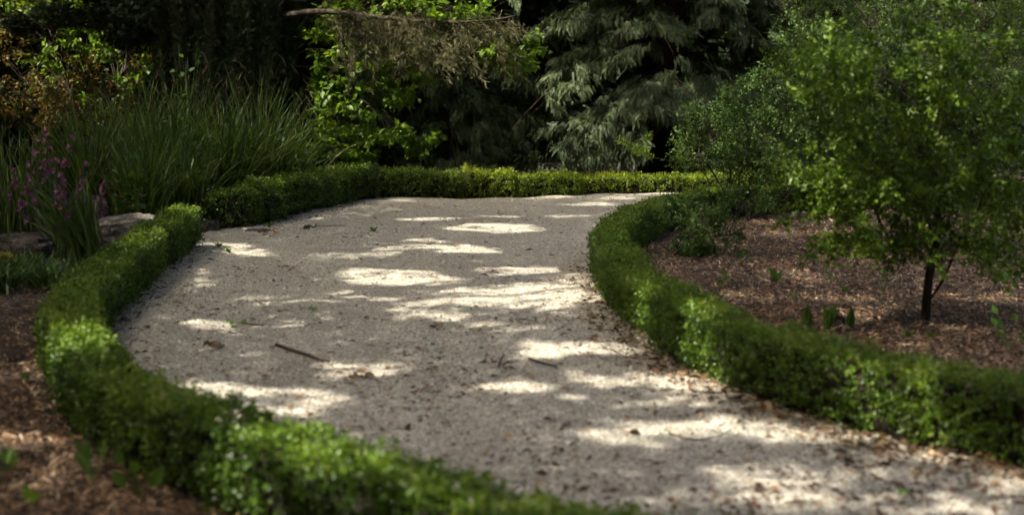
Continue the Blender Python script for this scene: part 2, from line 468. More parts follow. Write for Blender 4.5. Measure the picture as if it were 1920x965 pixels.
# ------------------------------------------------------------------ box hedges
def hedge(line, height, width, label, seed, density, leaf, mat, group='clipped box hedges edging the gravel path', ragged=.013, capped=(True, True)):
    n = len(line)
    seg = np.r_[0, np.cumsum(np.linalg.norm(np.diff(line, axis=0), axis=1))]
    tot = seg[-1]
    tan = norm(np.gradient(line, axis=0)); nor = np.stack([-tan[:, 1], tan[:, 0]], 1)
    hs = np.interp(np.linspace(0, 1, n), np.linspace(0, 1, len(np.atleast_1d(height))), np.atleast_1d(height))
    base = thing('box_hedge', on_ground(line[n // 2]), label, 'hedge', group)
    hr = np.random.default_rng(seed + 50)
    plant_len = .52; plant_h = hr.uniform(-.045, .035, 60); plant_w = hr.uniform(-.08, .06, 60); plant_t = hr.uniform(-.14, .14, 60)
    def at(s, t, inset=0.0):
        """surface point and normal: t runs up one side, over the top, down the other"""
        i = s / tot * (n - 1)
        lerp = lambda A: np.stack([np.interp(i, np.arange(n), A[:, k]) for k in range(A.shape[1])], 1)
        c, nn = lerp(line), norm(lerp(nor))
        h = np.interp(i, np.arange(n), hs)
        sn = np.stack([s, t * 3], 1)
        h = h * (1 + .05 * wave(sn[:, :1], 2.3, seed, 2) + .015 * wave(sn, 9, seed + 1, 2)) - inset
        w = width * (1 + .07 * wave(sn[:, :1], 2.9, seed + 2, 2)) / 2 - inset
        ip = s / plant_len + .35; fi = ip - np.floor(ip); pid = np.floor(ip).astype(int) % len(plant_h)
        blend = np.clip(fi / .12, 0, 1); prev = (pid - 1) % len(plant_h)
        h = h * (1 + plant_h[prev] * (1 - blend) + plant_h[pid] * blend); w = w * (1 + plant_w[prev] * (1 - blend) + plant_w[pid] * blend)
        groove = np.exp(-(np.minimum(fi, 1 - fi) / .055) ** 2)
        L = 2 * h + 2 * w
        d = t * L
        side1, top = d < h, (d >= h) & (d < h + 2 * w)
        lat = np.where(side1, -w, np.where(top, -w + (d - h), w))
        up = np.where(side1, d, np.where(top, h, np.maximum(L - d, 0)))
        # round the shoulders and pull the foot in a little
        e = np.clip((np.abs(lat) / w - .72) / .28, 0, 1) * np.clip((up / h - .72) / .28, 0, 1)
        lat = lat * (1 - .015 * e); up = up * (1 - .015 * e)
        lat = lat * (1 - .11 * groove); up = up * (1 - .025 * groove)
        foot = np.clip(1 - up / (.28 * h), 0, 1); lat = lat * (1 - .30 * foot)
        N = np.stack([np.where(side1, -1, np.where(top, 0, 1)) * nn[:, 0], np.where(side1, -1, np.where(top, 0, 1)) * nn[:, 1], top.astype(float)], 1)
        P = np.column_stack([c + nn * lat[:, None], up])
        bump = ragged * (wave(P, 16, seed + 3, 2) + .8 * wave(P, 42, seed + 4, 1))
        P = P + N * bump[:, None]
        P[:, 2] += gz(P)
        return P, N
    # woody core
    m = MB()
    ns, nt_ = max(2, int((tot - .06) / .06)), 14
    ss = np.linspace(.04, tot - .04, ns); ts = np.linspace(0, 1, nt_)
    SS, TT = np.meshgrid(ss, ts, indexing='ij')
    P, _ = at(SS.ravel(), TT.ravel(), .055)
    P[:, 2] = np.maximum(P[:, 2], gz(P) - .01)
    i = (np.arange(ns - 1)[:, None] * nt_ + np.arange(nt_ - 1)[None]).ravel()
    F = np.vstack([np.stack([i, i + nt_, i + nt_ + 1], 1), np.stack([i, i + nt_ + 1, i + 1], 1)])
    caps = [[0, k, k + 1] for k in range(1, nt_ - 1)] + [[(ns - 1) * nt_, (ns - 1) * nt_ + k + 1, (ns - 1) * nt_ + k] for k in range(1, nt_ - 1)]
    m.add(P, np.vstack([F, caps]))
    m.build('stems', M_twig, base)
    # sprigs of leaves
    hm = hs.mean()
    k = int(density * tot * (2 * hm + width))
    s = rng.random(k) * tot; t = rng.random(k)
    t = np.where((np.minimum(t, 1 - t) < .05) & (rng.random(k) < .8), rng.random(k), t)
    P, N = at(s, t)
    pt = plant_t[np.floor(s / plant_len + .35).astype(int) % 60]
    ends = []
    for flag, idx in ((capped[0], 0), (capped[1], -1)):
        if flag:
            ke = int(density * width * hs[idx] * 1.2)
            lat = rng.uniform(-.47, .47, ke) * width; up = rng.uniform(.02, .97, ke) * hs[idx]
            sg = -1 if idx == 0 else 1
            p = np.column_stack([line[idx] + nor[idx] * lat[:, None] + tan[idx] * sg * (.01 + .02 * rng.random(ke)[:, None]), up])
            p[:, 2] += gz(p)
            ends.append((p, np.tile(np.r_[tan[idx] * sg, 0], (ke, 1))))
    if ends:
        P = np.vstack([P] + [e[0] for e in ends]); N = np.vstack([N] + [e[1] for e in ends]); k = len(P); pt = np.r_[pt, np.zeros(k - len(pt))]
    shoot = (rng.random(k) < .03) * rng.random(k) * .025
    tuft = wave(P, 75, seed + 11, 2) + .6 * wave(P, 30, seed + 12, 2)
    top = N[:, 2] > .5
    drop = np.where(top, .006, .020) * (np.clip(tuft, -1.3, 1) - .9)
    P = P + N * (drop - .016 * rng.random(k) + shoot)[:, None]
    ax = norm(N * .5 + rng.normal(size=(k, 3)) * .6 + np.array([0, 0, .3]))
    per = 7
    j = np.tile(np.arange(per), k)
    Pr, Ar, Nr = np.repeat(P, per, 0), np.repeat(ax, per, 0), np.repeat(N, per, 0)
    pos = Pr + Ar * (j * leaf * .42)[:, None] + rng.normal(size=(k * per, 3)) * leaf * .25
    dirs = norm(Ar * .35 + rdir(k * per) * 1.0)
    pos[:, 2] = np.maximum(pos[:, 2], gz(pos) + .01)
    sprig_t = np.repeat(rng.random(k), per)
    tint = np.clip(.55 * sprig_t + .45 * rng.random(k * per) + np.repeat(pt, per) + .12 * wave(pos, 5, seed + 9, 2) - .13 + .38 * (Nr[:, 2] > .5), 0, 1)  # tops tinted lighter: new shoots, plus sky light put into the colour
    m = MB()
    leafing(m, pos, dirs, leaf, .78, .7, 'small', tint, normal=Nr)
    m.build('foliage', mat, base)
    return base, at, tot

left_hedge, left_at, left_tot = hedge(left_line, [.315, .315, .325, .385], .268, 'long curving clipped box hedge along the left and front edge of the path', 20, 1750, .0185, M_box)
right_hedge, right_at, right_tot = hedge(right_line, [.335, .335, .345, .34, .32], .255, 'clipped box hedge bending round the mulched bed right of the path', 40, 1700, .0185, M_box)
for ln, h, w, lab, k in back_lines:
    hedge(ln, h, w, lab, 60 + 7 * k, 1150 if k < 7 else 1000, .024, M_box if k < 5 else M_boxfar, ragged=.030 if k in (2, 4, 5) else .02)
# browned patch on the right hedge
m = MB()
pc = G(1254, 592, .20)
k = 620
pos = pc + rng.normal(size=(k, 3)) * np.array([.013, .013, .017])
leafing(m, pos, norm(rdir(k) + np.array([-.6, -.6, .2])), .020, .62, .6)
o = m.build('dead_patch', M_dead, right_hedge); o['label'] = 'small browned patch of dead leaves on the hedge face'

# ------------------------------------------------------------------ gravel stones, litter, mulch (uncountable)
def sample_view(n, ymin, ymax, region, power=1.6):
    """random ground points in the wedge the camera sees, denser close by"""
    out = []
    got = 0
    while got < n:
        u = rng.random(n); y = (ymin ** (1 - power) + u * (ymax ** (1 - power) - ymin ** (1 - power))) ** (1 / (1 - power))
        x = rng.uniform(-.6, .6, n) * y
        P = np.column_stack([x, y]); P = P[region(P)]
        out.append(P); got += len(P)
        if len(P) == 0: break
    return np.vstack(out)[:n]

PEB_V = np.array([[1, 0, 0], [.3, .9, 0], [-.8, .6, .0], [-.7, -.7, 0], [.5, -.85, 0], [.1, .1, .75]], float)
PEB_F = np.array([[5, i, (i + 1) % 5] for i in range(5)])
P = sample_view(190000, 3.6, 22.5, lambda P: inside(outline, P), 1.9)
k = len(P)
r = rng.uniform(.003, .0095, k) * (1 + .6 * (rng.random(k) < .05)) * (.8 + .03 * P[:, 1])
th = rng.uniform(0, 6.28, k)
X = np.column_stack([np.cos(th), np.sin(th), rng.normal(0, .15, k)]); Y = np.column_stack([-np.sin(th), np.cos(th), rng.normal(0, .15, k)])
m = MB(); m.scatter(PEB_V, PEB_F, np.column_stack([P, gz(P) + .0035]), X, Y, np.tile([0, 0, 1.0], (k, 1)), np.stack([r, r * rng.uniform(.6, 1, k), r], 1), rng.random(k))
tag(m.build('gravel', M_pebble), 'loose pale gravel strewn over the path', 'gravel', kind='stuff')

def strew(mb, P, L, W, lift, curl=.35, tmpl=(LEAF_V, LEAF_F)):
    k = len(P); th = rng.uniform(0, 6.28, k)
    d = np.column_stack([np.cos(th), np.sin(th), rng.normal(0, curl * .5, k)])
    n = np.column_stack([rng.normal(0, curl, k), rng.normal(0, curl, k), np.ones(k)])
    X, Y, Z = frames(d, n)
    mb.scatter(tmpl[0], tmpl[1], np.column_stack([P, gz(P) + lift]), X, Y, Z, np.stack([W, L, L], 1), rng.random(k))

edge_lines = [left_line, right_line] + [b[0] for b in back_lines]
def litter_region(P):
    ok = inside(outline, P)
    d = np.min([poly_dist(l, P) for l in edge_lines], axis=0)
    pr = .22 + .5 * np.clip(wave(P, 2.2, 77, 3) + .1, 0, 1) + 1.1 * np.exp(-((d - .2) / .22) ** 2)
    return ok & (rng.random(len(P)) < pr)
m = MB()
P = sample_view(17000, 3.7, 22.5, litter_region, 1.5)
L = rng.gamma(2.2, .007, len(P)) + .006
strew(m, P, L * (1 + .03 * P[:, 1]), L * rng.uniform(.25, .7, len(P)), .010)
tag(m.build('leaf_litter', M_litter), 'scattered dry brown leaf crumbs on the gravel path', 'leaf litter', kind='stuff')

SHRED_V = np.array([[-.5, 0, 0], [.5, .03, 0], [.35, .55, .10], [.3, 1, .02], [-.3, .97, .0], [-.45, .5, .12]], float)
SHRED_F = np.array([[0, 1, 2], [0, 2, 5], [5, 2, 3], [5, 3, 4]])
def mulch(n, ymin, ymax, region, power, lab):
    m = MB()
    P = sample_view(n, ymin, ymax, region, power)
    L = rng.gamma(1.6, .011, len(P)) + .009
    strew(m, P, L * (1 + .02 * P[:, 1]), rng.uniform(.0025, .009, len(P)) * (1 + .03 * P[:, 1]), rng.uniform(.003, .03, len(P)), .5, (SHRED_V, SHRED_F))
    tag(m.build('bark_mulch', M_mulch), lab, 'mulch', kind='stuff')
in_right = lambda P: inside(right_bed, P) & (poly_dist(right_line, P) > .1)
left_outer = np.vstack([left_line, [[-3.8, 15.5], [-16, 16], [-16, 1.5], [2.4, 1.5]]])
in_left = lambda P: inside(left_outer, P) & (poly_dist(left_line, P) > .1) & (P[:, 0] > -6)
mulch(120000, 4.2, 18.5, in_right, 1.5, 'reddish brown bark mulch over the bed inside the right hedge')
mulch(70000, 3.2, 13.5, in_left, 1.9, 'coarse brown bark mulch left of the front hedge')
# crumbs of mulch and litter drifted against the foot of the hedges
def drift_region(P):
    d = np.minimum(poly_dist(right_line, P), poly_dist(left_line, P) + .03)
    d = np.minimum(d, np.min([poly_dist(b[0], P) for b in back_lines], axis=0))
    return inside(outline, P) & (d < .38 + .12 * wave(P, 5, 5, 2)) & (rng.random(len(P)) < np.exp(-((d - .16) / .10) ** 2) + .05)
m = MB(); P = sample_view(5200, 3.8, 22, drift_region, 1.6); L = rng.gamma(2.5, .009, len(P)) + .01
strew(m, P, L * (1 + .02 * P[:, 1]), L * rng.uniform(.2, .6, len(P)), rng.uniform(.004, .03, len(P)), .6)
tag(m.build('hedge_litter', M_litter), 'brown leaf and bark crumbs drifted along the feet of the hedges', 'leaf litter', kind='stuff')

# ------------------------------------------------------------------ woody plants
def limb(a, b, sag, bend=.12, n=8):
    a, b = np.asarray(a, float), np.asarray(b, float)
    t = np.linspace(0, 1, n)[:, None]
    L = np.linalg.norm(b - a)
    p = a + (b - a) * t
    off = rng.normal(size=3) * bend * L
    p = p + off * (np.sin(np.pi * t) * .6) + rng.normal(size=(n, 3)) * L * .012 * np.sin(np.pi * t)
    p[:, 2] += sag * L * np.sin(np.pi * t[:, 0])
    return p

def leafy(wood, leaves, trunk, r0, clumps, leaf_len, leaf_w, twigs=10, per=9, up=.8, droop=.15, tmpl='small', limb_r=.016, sag=.12, flat=1.0, twig_r=.0022, tint_shift=0.0, base_t=(.3, .95)):
    """limbs from the trunk to every clump, twigs inside the clump, leaves along the twigs"""
    trunk = np.asarray(trunk, float)
    for c, r, *hub in clumps:
        c = np.asarray(c, float)
        z = np.clip((c[2] - trunk[0, 2]) / max(trunk[-1, 2] - trunk[0, 2], .01) * .7, *base_t)
        i = z * (len(trunk) - 1); a = trunk[int(i)] + (trunk[min(int(i) + 1, len(trunk) - 1)] - trunk[int(i)]) * (i - int(i))
        if hub: a = np.asarray(hub[0], float)
        wood.tube(limb(a, c, sag), [limb_r * (.5 if hub else 1), limb_r * .3], 5)
        k = max(3, int(twigs * rng.uniform(.8, 1.2)))
        d = rdir(k); d[:, 2] *= flat; d = norm(d + norm(c - a) * .35)
        tip = c + d * (r * rng.uniform(.55, 1.15, k))[:, None]
        tip[:, 2] = c[2] + (tip[:, 2] - c[2]) * flat
        for q in range(k):
            if twig_r:
                wood.tube(limb(c, tip[q], .05, .08, 4), [twig_r, twig_r * .5], 3)
        n = k * per
        t = rng.uniform(.2, 1.05, n)
        idx = np.repeat(np.arange(k), per)
        tip[:, 2] = np.maximum(tip[:, 2], .03)
        pos = c + (tip[idx] - c) * t[:, None] + rng.normal(size=(n, 3)) * leaf_len * .3
        dirs = norm((tip[idx] - c) / r * .5 + rdir(n) * .8 - np.array([0, 0, droop]))
        ct = rng.uniform(-.18, .18)
        leafing(leaves, pos, dirs, leaf_len, leaf_w, up, tmpl, np.clip(rng.random(n) * .85 + .08 + ct + tint_shift, 0, 1))

def cloud(n, c, rad, shell=.35):
    """clump centres through an uneven ellipsoid, more of them towards its skin"""
    d = rdir(n); r = rng.random(n) ** shell
    p = np.asarray(c) + d * r[:, None] * np.asarray(rad)
    return p

# young tree in the mulched bed
b = on_ground(G(1735, 606))
yt = thing('young_tree', b, 'young small leaved tree with a forked trunk standing in the mulch behind the right hedge', 'tree')
dT = b[1]
tr = np.array([b + [0, 0, -.02], D(1737, 570, dT), D(1742, 520, dT + .02), D(1752, 470, dT + .04), D(1760, 400, dT), D(1756, 320, dT - .03), D(1765, 230, dT), D(1772, 130, dT)])
wood, leaves = MB(), MB()
wood.tube(spline(tr, .06), [.034, .027, .017, .008, .003], 8)
t2 = np.array([tr[1], D(1768, 525, dT - .06), D(1792, 470, dT - .1), D(1822, 420, dT - .12), D(1850, 350, dT - .1)])
wood.tube(spline(t2, .06), [.009, .008, .005], 6)
t3 = np.array([tr[2], D(1755, 480, dT + .1), D(1730, 420, dT + .14), D(1700, 350, dT + .16)])
wood.tube(spline(t3, .06), [.016, .009, .005], 6)
cl = []
outl = [(1560, 130), (1520, 85), (1590, 100), (1620, 140), (1600, 190), (1560, 220), (1650, 220), (1640, 270), (1690, 300), (1600, 300), (1540, 310), (1505, 330), (1580, 345), (1640, 340), (1560, 450), (1610, 420), (1650, 390), (1690, 430), (1640, 470),
        (1720, 380), (1760, 440), (1700, 250), (1720, 180), (1760, 120), (1800, 80), (1840, 130), (1880, 60), (1820, 200), (1870, 220), (1910, 160), (1780, 270), (1840, 300), (1900, 290), (1930, 350), (1800, 350), (1860, 380), (1900, 430), (1820, 430), (1870, 470), (1760, 330), (1950, 240), (1980, 300), (1960, 420), (1990, 180), (1930, 90), (1690, 120), (1730, 60), (1780, 20), (1580, 395), (1620, 450), (1680, 462), (1555, 365), (1800, 462), (1900, 482), (1850, 450), (1700, 340), (1620, 235), (1545, 180), (1580, 270), (1530, 135), (1940, 460), (1500, 110)]
for x, y in outl:
    hub = D(x, y, dT + rng.normal(0, .28))
    cl.append((hub, rng.uniform(.08, .13)))
    for _ in range(4):
        cl.append((hub + rng.normal(size=3) * [.10, .14, .09], rng.uniform(.08, .14), hub))
for x, y in ((1745, 420), (1740, 370), (1770, 300), (1750, 250), (1790, 200), (1760, 160), (1800, 390), (1780, 110), (1730, 330)):
    hub = D(x, y, dT - rng.uniform(.22, .42))
    cl.append((hub, rng.uniform(.09, .14))); cl.append((hub + rng.normal(size=3) * .08, .11, hub)); cl.append((hub + rng.normal(size=3) * .08, .11, hub))
leafy(wood, leaves, spline(tr, .06), .03, cl, .040, .55, twigs=9, per=8, limb_r=.0028, twig_r=.0009, droop=.1, sag=.16, base_t=(.25, .98))
wood.build('trunk', M_bark, yt, smooth=True); leaves.build('crown', M_young, yt)

def shrub(name, px, dist, label, cat, group, shapes, leaf, w, mat, n_scale=1.0, twigs=10, per=9, stems=5, limb_r=.008, bark=M_bark, tmpl='small', flat=.9, up=.8, droop=.15, shift=0, twig_r=.0016, rad=(.13, .24)):
    """shapes: (px, py, half width px, half height px, depth m, clumps) blobs of foliage at about that distance"""
    base = on_ground(np.array([(px - CX) / FPX * dist, dist]))
    t = thing(name, base, label, cat, group)
    wood, leaves = MB(), MB()
    top = max(D(s[0], s[1], dist)[2] for s in shapes)
    for i in range(stems):
        a = base + np.array([rng.normal(0, .08), rng.normal(0, .08), -.02])
        s = shapes[i % len(shapes)]
        e = D(s[0], s[1], dist + rng.normal(0, s[4] * .4)); 
        trunk = limb(a, e, .12, .1, 12)
        wood.tube(trunk, [limb_r * 1.8, limb_r * .6], 6)
        for q, sh in enumerate(shapes):
            if q % stems != i % stems and len(shapes) > 1 and q % stems < len(shapes) and (q % stems) != i: continue
            k = max(2, int(sh[5] * n_scale / (1 if len(shapes) >= stems else math.ceil(stems / len(shapes)))))
            c = D(sh[0], sh[1], dist)
            R = np.array([sh[2] / FPX * dist, sh[4], sh[3] / FPX * dist])
            pts = cloud(k, c, R); pts[:, 2] = np.maximum(pts[:, 2], .08)
            leafy(wood, leaves, trunk, .01, [(p, rng.uniform(*rad)) for p in pts], leaf, w, twigs, per, up, droop, tmpl, limb_r * .7, .12, flat, twig_r, shift)
    wood.build('stems', bark, t, smooth=True); leaves.build('foliage', mat, t)
    return t

shrub('arching_shrub', 1390, 16.6, 'airy blue green shrub with arching twigs leaning over the far bend of the right hedge', 'shrub', None,
      [(1330, 250, 60, 70, .5, 22), (1420, 270, 80, 60, .7, 30), (1490, 230, 80, 60, .7, 28), (1300, 290, 40, 40, .3, 9), (1420, 320, 90, 30, .5, 18), (1540, 290, 70, 60, .6, 20), (1300, 215, 25, 25, .2, 5), (1360, 195, 30, 30, .3, 6), (1450, 175, 70, 40, .6, 18)], .042, .48, M_sea, 1.3, 10, 9, 6)
shrub('straggling_shrub', 1330, 12.9, 'low straggling shrub spilling over the right hedge onto the mulch', 'shrub', None,
      [(1320, 400, 55, 45, .25, 12), (1290, 470, 45, 40, .2, 9), (1350, 440, 40, 40, .2, 8), (1400, 380, 60, 30, .3, 9), (1260, 400, 30, 25, .15, 4), (1300, 510, 30, 20, .15, 4)], 0.03, .5, M_sea, 1.8, 10, 9, 5, .004, rad=(.08, .15), twig_r=.0012)
shrub('leafy_shrub', 1700, 13.5, 'broad fine leaved shrub filling the ground behind the young tree', 'shrub', None,
      [(1560, 180, 70, 70, .7, 30), (1640, 130, 90, 80, .8, 36), (1740, 200, 110, 110, .9, 46), (1850, 220, 110, 120, .9, 46), (1600, 290, 80, 60, .7, 26), (1760, 340, 110, 60, .8, 30), (1900, 350, 90, 70, .8, 26), (1530, 90, 50, 40, .5, 12), (1980, 200, 90, 160, .9, 30)], .040, .5, M_shrub, 1.5, 11, 9, 7)
shrub('tall_thicket', 1640, 18.2, 'tall dim green thicket with thin upright stems behind the shrubs on the right', 'thicket', None,
      [(1520, 60, 80, 80, .9, 34), (1620, 40, 90, 90, 1.0, 40), (1740, 30, 100, 90, 1.0, 44), (1860, 60, 100, 110, 1.0, 44), (1560, 170, 90, 80, .9, 30), (1700, -90, 200, 110, 1.2, 60), (1960, 120, 120, 200, 1.2, 50), (1500, -70, 120, 90, 1.0, 36), (1850, -60, 150, 110, 1.2, 50)], .042, .45, M_shrub, 1.0, 10, 8, 9)
shrub('flowering_shrub', 1800, 16.0, 'shrub with a few pale cream blooms showing above the young tree', 'shrub', None,
      [(1860, 150, 60, 50, .5, 22), (1800, 120, 60, 50, .5, 22), (1920, 170, 60, 70, .5, 22), (1840, 260, 100, 80, .6, 26)], .036, .48, M_sea, 1.0, 10, 8, 4)

# low shoot with bright paired leaves in front of the dark trunk
b0 = D(1345, 345, 17.6); t = thing('leafy_shoot', on_ground(b0), 'single slanting shoot of bright yellow green leaves before the dark trunk', 'shoot')
wood, leaves = MB(), MB()
main = spline([on_ground(b0), D(1320, 325, 17.6), D(1260, 303, 17.5), D(1205, 292, 17.4)], .05)
wood.tube(main, [.009, .003], 5)
for (x0, y0, x1, y1) in ((1205, 292, 1162, 262), (1212, 292, 1215, 250), (1225, 296, 1190, 280), (1280, 306, 1272, 285)):
    tw = spline([D(x0, y0, 17.4), D((x0 + x1) / 2, (y0 + y1) / 2 - 3, 17.35), D(x1, y1, 17.3)], .03)
    wood.tube(tw, [.003, .0015], 4)
    k = len(tw) * 2
    p = np.repeat(tw, 2, 0); tt = norm(np.gradient(tw, axis=0)); side = norm(np.cross(tt, [0, -1, .3]))
    dd = np.repeat(tt, 2, 0) * .5 + np.stack([side, -side], 1).reshape(-1, 3)
    leafing(leaves, p, dd, .065, .42, .4, 'big', rng.uniform(.7, 1, k), normal=np.array([-.3, -.8, .5]))
wood.build('stem', M_bark, t, smooth=True); leaves.build('leaves', M_lime, t)

# ------------------------------------------------------------------ the big trees behind
def weeping(px, dist, label, lean, height, r0, n_boughs, spread, zmin, name='weeping_conifer', spread_px=None):
    base = on_ground(np.array([(px - CX) / FPX * dist, dist]))
    t = thing(name, base, label, 'tree', 'weeping conifers across the far side')
    wood, fol = MB(), MB()
    trunk = spline([base + [0, 0, -.1], base + [lean * .2, 0, height * .3], base + [lean * .6, 0, height * .65], base + [lean, 0, height]], .3)
    wood.tube(trunk, [r0 * 1.25, r0, r0 * .7, r0 * .25], 12)
    O, Y_, N_, Sc, Tn = [], [], [], [], []
    for i in range(n_boughs):
        h = zmin + (height - zmin) * (rng.random() ** 1.7) * .95
        az = rng.uniform(0, 2 * math.pi)
        if i % 3: az = rng.uniform(math.pi * 1.0, math.pi * 2.0) if i % 2 else rng.uniform(math.pi * 1.2, math.pi * 1.8)      # more of them on the open, sunny side
        dirh = np.array([math.cos(az), math.sin(az), 0])
        L = spread * rng.uniform(.65, 1.1) * (1 - .85 * (h / height) ** .75)
        j = np.argmin(abs(trunk[:, 2] - h)); a = trunk[j]
        n = 14; u = np.linspace(0, 1, n)
        rise, droop = rng.uniform(.05, .5), rng.uniform(.9, 1.9)
        side = np.array([-dirh[1], dirh[0], 0]); wv = rng.normal(0, .45)
        p = a + dirh * (L * u)[:, None] + side * (wv * L * u**2)[:, None]
        p[:, 2] = a[2] + rise * u * L * .5 - droop * u**2.2 * L * .42
        p[:, 2] = np.maximum(p[:, 2], .25)
        pk = p[p[:, 1] > 21.9]
        if len(pk) > 3: wood.tube(pk, [.020, .005], 5)
        btone = rng.uniform(0, .42)
        for sb in range(9 if h < 4.8 else 4):
            t0 = rng.uniform(.18, .92); sgn = -1 if sb % 2 else 1
            a0 = np.array([np.interp(t0, u, p[:, k]) for k in range(3)])
            ls = L * rng.uniform(.16, .34) * (1.15 - .5 * t0)
            ds = norm(dirh * .75 + side * sgn * rng.uniform(.3, 1.0))
            nf = int(ls * 105) + 9
            uu = rng.random(nf) ** .8
            q = a0 + ds * (ls * uu)[:, None]; q[:, 2] += -.35 * ls * uu**1.6 + rng.normal(0, .018, nf)
            q = q + rng.normal(size=(nf, 3)) * [.045, .045, .02]
            d = ds * rng.uniform(.2, .9, nf)[:, None] + np.array([0, 0, -1.0]) * rng.uniform(.35, 1.25, nf)[:, None] + rng.normal(size=(nf, 3)) * .30
            O.append(q); Y_.append(d); N_.append(dirh * .8 + np.array([0, 0, .7]) + rng.normal(size=(nf, 3)) * .40)
            Tn.append(np.clip(rng.random(nf) * .6 + btone, 0, 1)); Sc.append(rng.uniform(.07, .20, nf) * (1.0 if h < 4.8 else 2.0))
    O, Y_, N_, Sc = np.vstack(O), np.vstack(Y_), np.vstack(N_), np.concatenate(Sc)
    X, Y, Z = frames(Y_, N_)
    gap = (np.abs(O[:, 0] - base[0]) < .42) & (O[:, 2] < 1.25 + .25 * wave(O, 4, 8, 2)) & (px == 1235)
    ok = (O[:, 2] > .22 + .25 * wave(O[:, :2], 1.5, 6, 2)) & ~gap & (O[:, 1] > 21.75 + .2 * wave(O, 2, 5, 2))
    fol.scatter(FROND_V, FROND_F, O[ok], X[ok], Y[ok], Z[ok], np.stack([Sc * 1.05, Sc, Sc], 1)[ok], np.concatenate(Tn)[ok])
    wood.build('trunk', M_redbark, t, smooth=True); fol.build('crown', M_conifer, t)
    return t
weeping(1235, 24.2, 'large weeping conifer with silvery hanging sprays and a dark red trunk', .3, 13, .30, 210, 4.4, .9)
weeping(800, 25.8, 'dim weeping conifer deep in shadow behind the lime green branches', -.2, 12, .26, 130, 4.2, .8)
weeping(1560, 25.5, 'weeping conifer standing behind the thicket on the right', .2, 12, .24, 100, 4.2, 1.2)

# columnar dark yew on the left, with a withered bough reaching right
YD = 21.4
BD = 20.2
yb = on_ground(np.array([(447 - CX) / FPX * YD, YD + .3]))
yew = thing('columnar_yew', yb, 'massive dark upright yew rising behind the sedge on the left', 'tree')
wood, fol = MB(), MB()
wood.tube(spline([yb + [0, 0, -.1], yb + [.05, 0, 3], yb + [0, 0, 6.0]], .4), [.26, .2, .05], 10)
K = 52000
zz = np.where(rng.random(K) < .72, rng.uniform(.15, 3.6, K), rng.uniform(3.6, 6.6, K))
az = rng.uniform(0, 2 * math.pi, K)
def yew_r(az, z):
    ridge = .07 * np.sin(az * 17 + 1.2 * np.sin(z * 1.3)) + .06 * np.sin(az * 29 + 2 * np.sin(z * .9 + az)) + .10 * wave(np.stack([np.cos(az) * 2, np.sin(az) * 2, z * .5], 1), 2.2, 91, 2)
    return (1.16 + ridge) * np.clip(.80 + .24 * z, .6, 1.0) * np.clip((6.9 - z) / 2.4, .05, 1)
rr = yew_r(az, zz) * (1 - .22 * rng.random(K) ** 2)
pos = np.column_stack([yb[0] + rr * np.cos(az), yb[1] + rr * np.sin(az), zz])
out = np.column_stack([np.cos(az), np.sin(az), np.zeros(K)])
X, Y, Z = frames(out * .55 + np.array([0, 0, 1.0]) * rng.uniform(.3, 1.1, K)[:, None] + rng.normal(size=(K, 3)) * .4, out + rng.normal(size=(K, 3)) * .4)
Sc = rng.uniform(.06, .13, K)
fol.scatter(SPRIG_V, SPRIG_F, pos, X, Y, Z, Sc, rng.random(K))
# loose boughs reaching left at head height and above
for x, y, r_ in ((270, 15, .40), (190, 35, .32), (110, 25, .35), (235, 70, .28), (40, 45, .22), (310, 60, .45), (150, -60, .6), (90, -110, .7), (310, 170, .35)):
    c = D(x, y, YD + rng.uniform(-.2, .5)); k = 900
    wood.tube(limb(yb + [0, 0, max(.6, c[2] - .4)], c, .05), [.04, .012], 5)
    p = c + rdir(k) * (rng.random(k) ** .5 * r_)[:, None] * [1.2, 1, .6]
    X, Y, Z = frames(rdir(k) + [-.6, 0, -.1], np.array([0, 0, 1.0]) + rng.normal(size=(k, 3)) * .5)
    fol.scatter(SPRIG_V, SPRIG_F, p, X, Y, Z, rng.uniform(.07, .14, k), rng.random(k))
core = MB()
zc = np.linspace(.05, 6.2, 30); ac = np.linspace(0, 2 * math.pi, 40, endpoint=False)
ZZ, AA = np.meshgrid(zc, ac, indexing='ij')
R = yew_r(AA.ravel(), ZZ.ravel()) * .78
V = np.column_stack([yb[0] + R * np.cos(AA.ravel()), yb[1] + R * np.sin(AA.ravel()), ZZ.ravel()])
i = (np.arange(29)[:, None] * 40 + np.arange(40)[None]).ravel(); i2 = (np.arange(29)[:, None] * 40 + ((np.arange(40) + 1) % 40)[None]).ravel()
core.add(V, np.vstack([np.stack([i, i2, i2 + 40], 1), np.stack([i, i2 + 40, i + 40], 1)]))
wood.build('trunk', M_bark, yew, smooth=True); fol.build('crown', M_yew, yew); core.build('inner_branches', M_twig, yew)
m, f = MB(), MB()
bough = spline([yb + [.1, -.2, 2.5], D(590, 22, BD + .3), D(700, 32, BD), D(820, 42, BD - .1), D(920, 38, BD - .1), D(965, 30, BD - .1)], .08)
m.tube(bough, [.055, .045, .03, .008], 7)
for x0, y0, x1, y1 in ((640, 40, 700, 170), (690, 40, 660, 130), (760, 48, 830, 150), (830, 46, 900, 110), (880, 42, 930, 70), (720, 42, 750, 140), (800, 50, 790, 130), (640, 42, 655, 190)):
    m.tube(limb(D(x0, y0, BD), D(x1, y1, BD - .05), .06, .1), [.012, .003], 4)
O, Y_ = [], []
